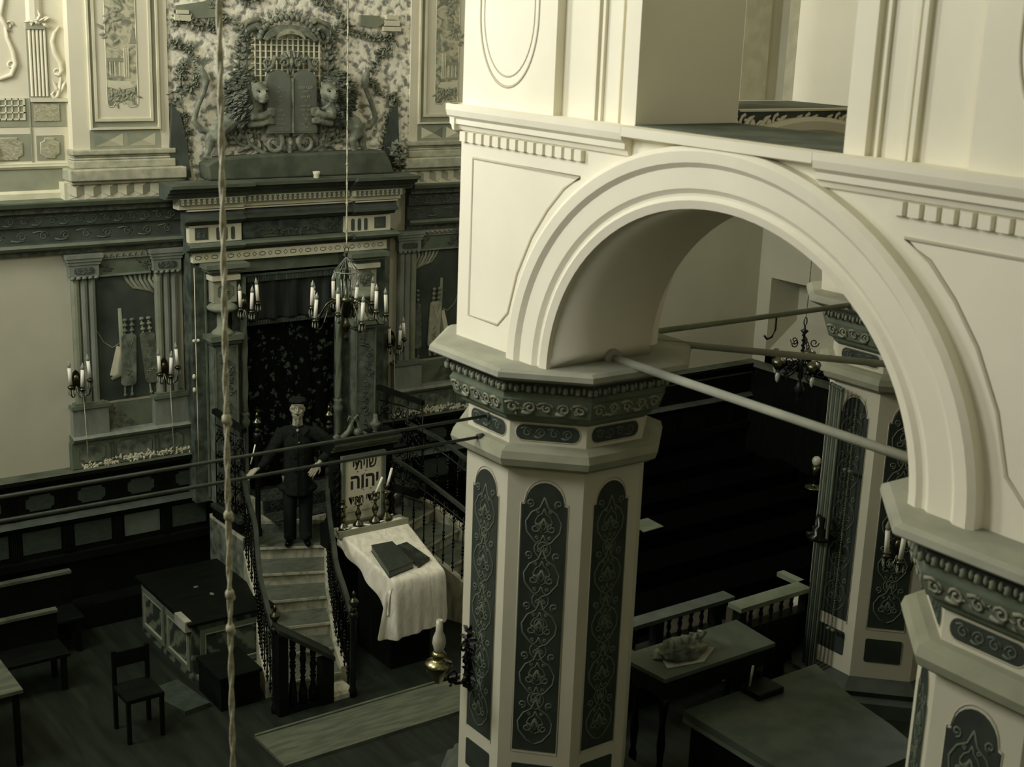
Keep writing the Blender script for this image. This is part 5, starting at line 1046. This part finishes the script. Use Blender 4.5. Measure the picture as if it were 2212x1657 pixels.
# hanging oil-lamp chandelier beyond the arch
h = thing('oil_chandelier', 'hanging brass chandelier with oil lamp bowls seen through the big arch', 'chandelier', (9.72, 8.55, -3.5))
s_ = MB().lathe((9.72, 8.55, 0), [(.002, -3.5), (.02, -3.47), (.012, -3.44), (.035, -3.41), (.05, -3.36), (.03, -3.31), (.012, -3.27), (.03, -3.24), (.02, -3.18), (.05, -3.12), (.03, -3.05), (.012, -3.0), (.012, -2.82), (.04, -2.79), (.012, -2.77), (.008, -2.74)], 12)
for i in range(22): z = -3.0+i*.008; s_.ell((9.72+.014*cos(i), 8.55+.014*sin(i), z), (.01, .01, .01), 5)
s_.tube([(9.72+.02*cos(a), 8.55, -2.70+.04*sin(a)) for a in [2*pi*i/10 for i in range(10)]], .006, 5, 0, True); s_.build('stem', 'iron', h)
for i in range(5):
    a = 2*pi*i/5+.5; Q = lambda u, v, w=0: (9.72+u*cos(a)-w*sin(a), 8.55+u*sin(a)+w*cos(a), v)
    g = MB(); line(g, Q, [(.02, -3.1), (.1, -3.2), (.2, -3.24), (.27, -3.18), (.28, -3.12)], .009, 0, 0, 6, 1); line(g, Q, spiral((.13, -3.12), .05, 1.3, 0, 1, 12), .007, 0, 0, 6, 1); line(g, Q, spiral((.1, -2.9), .045, 1.2, 0, -1, 12), .006, 0, 0, 6, 1); foliage(g, Q, [(.05, -3.1), (.2, -3.2)], .04, 14, .05, 0, .01, 0, 50+i)
    o = g.build('arm', 'iron', h)
    MB().lathe(Q(.28, 0), [(.01, -3.16), (.04, -3.13), (.062, -3.09), (.066, -3.05), (.04, -3.04), (.03, -3.02), (.02, -3.02)], 14).build('lamp_bowl', 'brassdk', o)
    MB().lathe(Q(.28, 0), [(.002, -3.27), (.018, -3.25), (.025, -3.2), (.012, -3.17)], 8).build('glass_drop', 'crystal', o)
h2 = MB().tube([(9.72, 8.55, -2.66), (9.72, 8.55, 5.2)], .006, 5).tube([(9.72, 8.55, -2.66), (9.75, 8.57, -2.4), (9.72, 8.55, -2.1)], .005, 5)
tag(h2.build('rope', 'rope', loc=(9.72, 8.55, -2.66)), 'thin doubled cord above the oil-lamp chandelier', 'rope')
# bundle of rods and beaded cord beside the far pillar
rb = thing('curtain_rod_bundle', 'bundle of tall dark rods standing against the far octagonal pillar', 'rods', (8.12, 6.88, BF))
for i in range(6): MB().tube([(8.19-.012*i, 6.88-.032*i, BF), (8.19-.012*i, 6.88-.032*i, -2.72)], .012, 8).ell((8.19-.012*i, 6.88-.032*i, -2.71), (.018, .018, .018), 8).build('rod', 'gmid' if i % 2 else 'dkgreen', rb)
MB().lathe((8.14, 6.80, -3.98), [(.0, 0), (.1, .01), (.11, .03), (.06, .05), (.07, .1), (.03, .12), (.05, .2)], 12).tube([(8.14, 6.82, -3.95), (8.09, 6.9, -3.95)], .02, 8).build('clamp', 'ironb', rb)
bc = MB()
for i in range(95): f = i/94; bc.ell((8.20-.02*f, 6.62, -2.75-1.95*f), (.007, .007, .009), 5)
for z in (-3.35, -4.7): bc.ell((8.18, 6.60, z), (.02, .02, .015), 8).ell((8.18, 6.65, z), (.02, .02, .015), 8)
tag(bc.build('beaded_cord', 'scroll', loc=(8.2, 6.7, -4.7)), 'beaded cord with small knobs hanging on the far octagonal pillar', 'cord')
# ================================================================ FURNITURE OF THE HALL
ch_ = thing('marbled_chest', 'large marble-painted chest with dark flat top at the foot of the stairs', 'chest', (5.4, 12.65, FL))
MB().box(4.97, 5.82, 11.97, 13.33, FL, -6.03).build('chest_body', 'marbledk', ch_)
MB().box(4.92, 5.87, 11.92, 13.38, -6.03, -5.995).build('chest_lid', 'black', ch_, bevel=.006)
SX = lambda u, v, w=0: (4.97-w, u, v); SY = lambda u, v, w=0: (u, 11.97-w, v)
for P, a, b in ((SX, 12.02, 12.62), (SX, 12.68, 13.28), (SY, 5.05, 5.77)):
    f_ = MB(); frame(f_, P, a, b, -6.56, -6.10, .05, 0, .015, 0); frame(f_, P, a+.05, b-.05, -6.51, -6.15, .01, 0, .02, 1); f_.build('panel_frame', ['gmid', 'shade'], ch_)
MB().box(5.0, 5.8, 11.84, 11.97, -6.62, -6.58).build('foot_ledge', 'gmid', ch_)
tag(MB().box(4.90, 4.97, 11.98, 12.25, -6.10, -5.985).build('paper_slip', 'slab', loc=(4.94, 12.1, -6.0)), 'pale folded paper hanging over the near corner of the marbled chest', 'paper')
fx = MB().ell((5.35, 12.75, -5.99), (.03, .025, .01), 8).ell((5.42, 12.5, -5.99), (.025, .04, .008), 8); tag(fx.build('wax_drip', 'gmid', loc=(5.35, 12.7, -5.99)), 'small wax drips on the dark chest lid', 'wax')
bx = thing('kneeling_box', 'low black box standing before the marbled chest', 'box', (5.15, 11.5, FL))
MB().box(4.95, 5.36, 11.25, 11.78, FL, -6.32).build('box_body', 'black', bx); MB().box(4.93, 5.38, 11.23, 11.80, -6.32, -6.29).build('box_lid', 'black', bx)
pl_ = MB().add([(4.46, 11.95, -6.60), (4.62, 11.36, -6.60), (4.9, 11.40, -6.60), (4.82, 12.02, -6.60), (4.46, 11.95, FL), (4.62, 11.36, FL), (4.9, 11.40, FL), (4.82, 12.02, FL)], [(0, 1, 2, 3), (0, 1, 5, 4), (1, 2, 6, 5), (2, 3, 7, 6), (3, 0, 4, 7)])
tag(pl_.build('foot_board', 'panel', loc=(4.7, 11.7, FL)), 'worn grey foot board lying on the floor before the marbled chest', 'board')
tag(MB().box(5.93, 6.22, 10.86, 11.2, FL, FL+.05).build('marble_sill', 'marble', loc=(6.07, 11.0, FL)), 'small marble slab at the foot of the right handrail', 'slab')
# sloping baluster fence at the stair foot
fn = thing('baluster_fence', 'short black fence with turned balusters and sloping top rail at the stair foot', 'fence', (5.66, 10.9, FL))
MB().add([(x, y, z) for x, z in ((5.36, -5.76), (5.97, -6.20)) for y in (10.83, 10.97) for z in (z, z+.045)], [(0, 1, 3, 2), (4, 5, 7, 6), (0, 1, 5, 4), (2, 3, 7, 6), (1, 3, 7, 5), (0, 2, 6, 4)]).build('top_rail', 'railw', fn)
MB().box(5.37, 5.47, 10.85, 10.95, FL, -5.80).build('fence_post', 'black', fn); MB().box(5.83, 5.96, 10.84, 10.96, FL, -6.17).build('fence_post', 'black', fn)
MB().box(5.47, 5.83, 10.86, 10.94, FL, FL+.06).build('bottom_rail', 'black', fn)
for x in (5.54, 5.65, 5.76):
    zt = -5.80-(x-5.42)*.72
    MB().lathe((x, 10.9, 0), [(.035, FL+.06), (.045, FL+.1), (.04, FL+.2), (.022, zt-.36), (.03, zt-.35), (.018, zt-.33), (.032, zt-.28), (.032, zt-.27), (.02, zt-.255), (.032, zt-.24), (.022, zt-.22), (.036, zt-.15), (.022, zt-.10), (.033, zt-.09), (.02, zt-.075), (.03, zt-.06), (.03, zt+.0)], 12).build('turned_baluster', 'ironb', fn)
def bench(name, x0_, x1_, y0_, y1_, zt, label, back=None, mt='black', cat='bench', group=None):
    t = thing(name, label, cat, ((x0_+x1_)/2, (y0_+y1_)/2, FL), 0, group)
    MB().box(x0_, x1_, y0_, y1_, zt-.04, zt).build('seat' if cat == 'bench' else 'table_top', mt, t, bevel=.006)
    for x in (x0_+.06, x1_-.06):
        for y in (y0_+.04, y1_-.04): MB().box(x-.025, x+.025, y-.025, y+.025, FL, zt-.04).build('leg', 'black', t)
    if back: MB().box(x0_, x1_, y1_-.03, y1_, zt, zt+back).box(x0_, x1_, y1_-.06, y1_+.02, zt+back, zt+back+.03, 1).build('backrest', ['black', 'ledge'], t)
    return t
rn = MB().box(5.0, 8.3, 10.0, 10.60, FL, FL+.03).box(5.0, 8.3, 10.60, 10.63, FL, FL+.045); tag(rn.build('floor_runner', 'floorlt', loc=(6, 10.3, FL)), 'long pale worn plank walkway on the floor near the bottom edge, left of the pillar', 'walkway')
M_f = None
bench('reading_table', 2.2, 3.1, 11.27, 12.2, -5.9, 'pale worn table top cut by the lower left edge of the photo', mt='floorlt', cat='table')
bench('pew', 2.2, 4.3, 13.2, 13.62, -6.25, 'dark pew against the east wainscot at the left', back=.35, group='dark pews along the east wall')
bench('pew', 2.2, 3.9, 12.45, 12.85, -6.25, 'second dark pew in front of the wall pew at the left', back=.3, group='dark pews along the east wall')
st_ = thing('wooden_chair', 'dark wooden chair near the bottom edge, left of the marbled chest', 'chair', (4.15, 11.3, FL))
MB().box(3.97, 4.33, 11.12, 11.5, -6.24, -6.2).build('seat', 'black', st_)
for a, b, h in ((3.99, 11.14, -6.24), (4.31, 11.14, -6.24), (3.99, 11.48, -5.85), (4.31, 11.48, -5.85)): MB().box(a-.018, a+.018, b-.018, b+.018, FL, h).build('leg', 'black', st_)
MB().box(3.99, 4.31, 11.47, 11.49, -6.02, -5.87).build('backrest', 'black', st_)
def pew(x, y, wd, label, g):
    t = thing('pew', label, 'pew', (x, y, FL), 0, g)
    MB().box(x-wd, x+wd, y-.2, y+.2, -6.24, -6.2).build('seat', 'pewshade', t); MB().box(x-wd, x+wd, y+.2, y+.24, FL, -5.72).box(x-wd, x+wd, y-.2, y+.2, FL, -6.24).build('pew_body', 'pewshade', t)
    MB().add([(a, b, c) for a in (x-wd, x+wd) for b, c in ((y+.16, -5.70), (y+.52, -5.66), (y+.52, -5.69), (y+.16, -5.73))], [(0, 1, 2, 3), (4, 5, 6, 7), (0, 1, 5, 4), (1, 2, 6, 5), (2, 3, 7, 6), (3, 0, 4, 7)]).build('book_rest', 'pewshade', t)
    for a in (x-wd-.03, x+wd): MB().box(a, a+.03, y-.24, y+.5, FL, -5.74).build('pew_end', 'pewshade', t)
for k, y in enumerate((13.1, 12.3, 11.5, 10.7, 9.9, 9.1, 8.3)):  # solid rows packed close to hide the lit floor and keep this area dark
    pew(11.3 if k < 4 else 10.2, y, 2.1, 'black pew with book rest in the dark behind the arch, %s row from the east' % ('first', 'second', 'third', 'fourth', 'fifth', 'sixth', 'seventh')[k], 'black pews in the south-east part')
ls = thing('table_lamp', 'oil lamp with round base standing in the dark, left of the rod bundle', 'oil lamp', (12.9, 10.95, -5.66))
MB().lathe((12.9, 10.95, -5.66), [(.13, 0), (.13, .01), (.10, .025), (.05, .03), (.03, .05), (.045, .09), (.06, .15), (.06, .25), (.04, .3)], 16).build('lamp_body', 'brassdk', ls)
MB().lathe((12.9, 10.95, -5.36), [(.04, 0), (.05, .02), (.06, .05), (.05, .09), (.03, .11)], 12).build('lamp_glass', 'milkglass', ls)
# ================================================================ READING PLATFORM (bimah) FURNITURE
pf = thing('platform', 'raised reading platform between the octagonal pillars', 'platform', (CX, CY, FL))
MB().box(4.62, 9.52, 2.35, 7.52, FL, BF-.05).build('platform_base', 'black', pf); MB().box(4.55, 9.6, 2.28, 7.58, BF-.05, BF).build('platform_floor', 'floor', pf)
ba = thing('platform_balustrade', 'dark balustrade with small balusters along the far side of the platform, pale boards behind', 'balustrade', (7.2, 7.3, BF))
MB().box(5.95, 7.72, 7.30, 7.40, BF, -4.80).box(7.62, 8.5, 7.09, 7.20, BF, -4.77).build('parapet', 'black', ba)
MB().box(5.95, 7.74, 7.28, 7.42, -4.60, -4.565).build('top_rail', 'dkgreen', ba); MB().box(7.60, 8.5, 7.07, 7.22, -4.60, -4.56).build('top_rail', 'gmid', ba); MB().box(8.42, 8.5, 7.07, 7.46, -4.60, -4.56).build('top_rail', 'gmid', ba)
for x, y in ((6.3, 7.35), (6.95, 7.35), (7.60, 7.35), (7.66, 7.14), (8.44, 7.14)): MB().box(x-.04, x+.04, y-.04, y+.04, -4.80, -4.58).build('post', 'black', ba)
sb = MB().lathe((0, 0, 0), [(.018, 0), (.018, .03), (.01, .05), (.02, .09), (.012, .12), (.02, .15), (.02, .2)], 8); _o = sb.build('small_baluster', 'black', local=True); sbm = _o.data; bpy.data.objects.remove(_o)
for x, y in [(6.45+.13*i, 7.35) for i in range(3)]+[(7.08+.12*i, 7.35) for i in range(4)]+[(7.79+.12*i, 7.14) for i in range(5)]:
    o = bpy.data.objects.new('small_baluster', sbm); C.objects.link(o); o.parent = ba; o.location = (x-7.2, y-7.3, -4.79-BF)
MB().box(7.68, 8.44, 7.28, 7.31, BF, -4.645).build('pale_board', 'white', ba); MB().box(7.02, 7.62, 7.46, 7.49, BF, -4.66).build('pale_board', 'white', ba); MB().box(8.5, 8.75, 7.1, 7.45, -4.86, -4.82).build('end_ledge', 'slab', ba)
dk = thing('reading_desk', 'dark green desk with a flat worn top inside the platform, bearing a crumpled bundle', 'desk', (6.65, 6.55, BF))
MB().add([(x, y, z) for z in (-4.48, -4.45) for x, y in ((6.10, 6.33), (7.20, 6.33), (7.24, 6.78), (6.06, 6.78))], [(0, 1, 2, 3), (4, 5, 6, 7), (0, 1, 5, 4), (1, 2, 6, 5), (2, 3, 7, 6), (3, 0, 4, 7)]).build('desk_top', 'desktop', dk)
MB().box(6.14, 7.16, 6.37, 6.74, -4.64, -4.48).build('desk_apron', 'black', dk)
for x in (6.18, 7.12):
    for y in (6.41, 6.70): MB().lathe((x, y, BF), [(.03, 0), (.03, .1), (.02, .14), (.032, .3), (.02, .45), (.035, .6), (.035, .7)], 8).build('leg', 'ironb', dk)
bt = thing('big_reading_table', 'large worn reading table at the bottom edge, with moulded curved right side', 'table', (6.9, 5.7, BF))
rim = [(6.25, 6.28), (6.25, 5.0), (7.25, 5.0), (7.36, 5.35), (7.42, 5.7), (7.52, 6.0), (7.62, 6.28)]
hprism(MB(), rim, -4.76, -4.71).build('table_top', 'desktop', bt); hprism(MB(), [(x+.05*(x > 6.3), y) for x, y in rim], -4.80, -4.765).build('top_moulding', 'gmid', bt); hprism(MB(), [(x-.08*(x > 6.3)+.05*(x < 6.3), y*.97+.15) for x, y in rim], BF, -4.80).build('table_body', 'black', bt)
MB().box(6.06, 6.3, 6.80, 7.05, -4.56, -4.52).build('side_shelf', 'desktop', dk)
cb_ = thing('candle_block', 'black square block with a thin pale candle on the big reading table', 'candle holder', (6.92, 6.2, -4.71))
MB().box(6.80, 7.06, 6.08, 6.28, -4.71, -4.66).build('block', 'black', cb_, bevel=.01); MB().tube([(6.84, 6.22, -4.66), (6.86, 6.22, -4.50)], .009, 8).build('candle', 'slab', cb_)
bu = MB(); rnd = random.Random(9); base = [(6.45, 6.56)]
N, K = 26, 14; v = []
for j in range(K+1):
    for i in range(N):
        a = 2*pi*i/N; f = j/K; r = (1-f**2.2)*(1+.10*sin(3*a+j*.9)+.08*sin(7*a-j*1.7)); v.append((6.47+.22*r*cos(a), 6.57+.13*r*sin(a), -4.44+.10*sin(f*pi/2)*(1+.22*sin(5*a+j*1.3)*(1-f))))
bu.add(v, [(j*N+i, j*N+(i+1) % N, (j+1)*N+(i+1) % N, (j+1)*N+i) for j in range(K) for i in range(N)], 0, True)
for k in range(5): bu.tube([(6.28+.08*k, 6.47+.02*k, -4.40), (6.36+.08*k, 6.56, -4.33), (6.42+.08*k, 6.68, -4.38)], [.012, .02, .012], 6, 0)
tag(bu.build('shawl_bundle', 'bundle', loc=(6.47, 6.57, -4.44)), 'crumpled cloth bundle lying on the dark green desk', 'bundle')
tag(hprism(MB(), [(6.22, 6.44), (6.52, 6.38), (6.74, 6.50), (6.7, 6.62), (6.3, 6.6)], -4.448, -4.442).build('paper_sheet', 'slab', loc=(6.5, 6.5, -4.448)), 'pale paper sheet under the crumpled bundle', 'paper')

tag(MB().add([(a, b, c) for c in (-5.665, -5.655) for a, b in ((9.98, 10.88), (10.3, 10.90), (10.32, 11.2), (10.05, 11.2))], [(0, 1, 2, 3), (4, 5, 6, 7), (0, 1, 5, 4), (1, 2, 6, 5), (2, 3, 7, 6), (3, 0, 4, 7)]).build('paper_sheet', 'gmid', loc=(10.1, 11.0, -5.66)), 'grey paper lying on a pew just right of the left pillar', 'paper')
# ================================================================ give every far-apart piece of a part its own object
import numpy as np
def split_pieces(o):
    me = o.data; n = len(me.vertices); k0 = list(range(n))
    def f(i):
        while k0[i] != i: k0[i] = k0[k0[i]]; i = k0[i]
        return i
    for e in me.edges:
        a, b = f(e.vertices[0]), f(e.vertices[1])
        if a != b: k0[b] = a
    r = [f(i) for i in range(n)]; ids = {q: i for i, q in enumerate(sorted(set(r)))}; k = len(ids)
    if k < 2 or k > 700: return
    isl = np.array([ids[q] for q in r]); co = np.array([v.co[:] for v in me.vertices]); lo = np.full((k, 3), 1e9); hi = np.full((k, 3), -1e9)
    np.minimum.at(lo, isl, co); np.maximum.at(hi, isl, co); size = (hi-lo).max(axis=1)
    gap = np.maximum(0, np.maximum(lo[:, None]-hi[None], lo[None]-hi[:, None])); near = np.sqrt((gap**2).sum(axis=2)) <= np.maximum(.02, .5*np.maximum(size[:, None], size[None]))
    par = list(range(k))
    def g(i):
        while par[i] != i: par[i] = par[par[i]]; i = par[i]
        return i
    for a, b in zip(*np.nonzero(np.triu(near, 1))):
        a, b = g(int(a)), g(int(b))
        if a != b: par[b] = a
    pc = [g(i) for i in range(k)]; roots = sorted(set(pc))
    if len(roots) < 2 or len(roots) > 14: return
    vp = [pc[isl[i]] for i in range(n)]
    for j, rt in enumerate(roots):
        c = o if j == 0 else o.copy(); m2 = me.copy(); bm = bmesh.new(); bm.from_mesh(m2); bm.verts.ensure_lookup_table()
        bmesh.ops.delete(bm, geom=[v for v in bm.verts if vp[v.index] != rt], context='VERTS'); bm.to_mesh(m2); bm.free(); c.data = m2
        if j: C.objects.link(c); c.parent = o.parent
for o in list(C.objects):
    if o.type == 'MESH' and o.data.users == 1 and not any(m.type == 'REMESH' for m in o.modifiers) and (o.parent is not None or o.get('kind')):
        if not any(q in o.name for q in ('garland', 'lettering', 'scrollwork', 'floor', 'wall_', 'window_', 'mane', 'landscape')): split_pieces(o)
# ================================================================ lift everything so that the room floor lies at z = 0
for o in list(C.objects):
    if o.parent is None: o.location.z -= FL
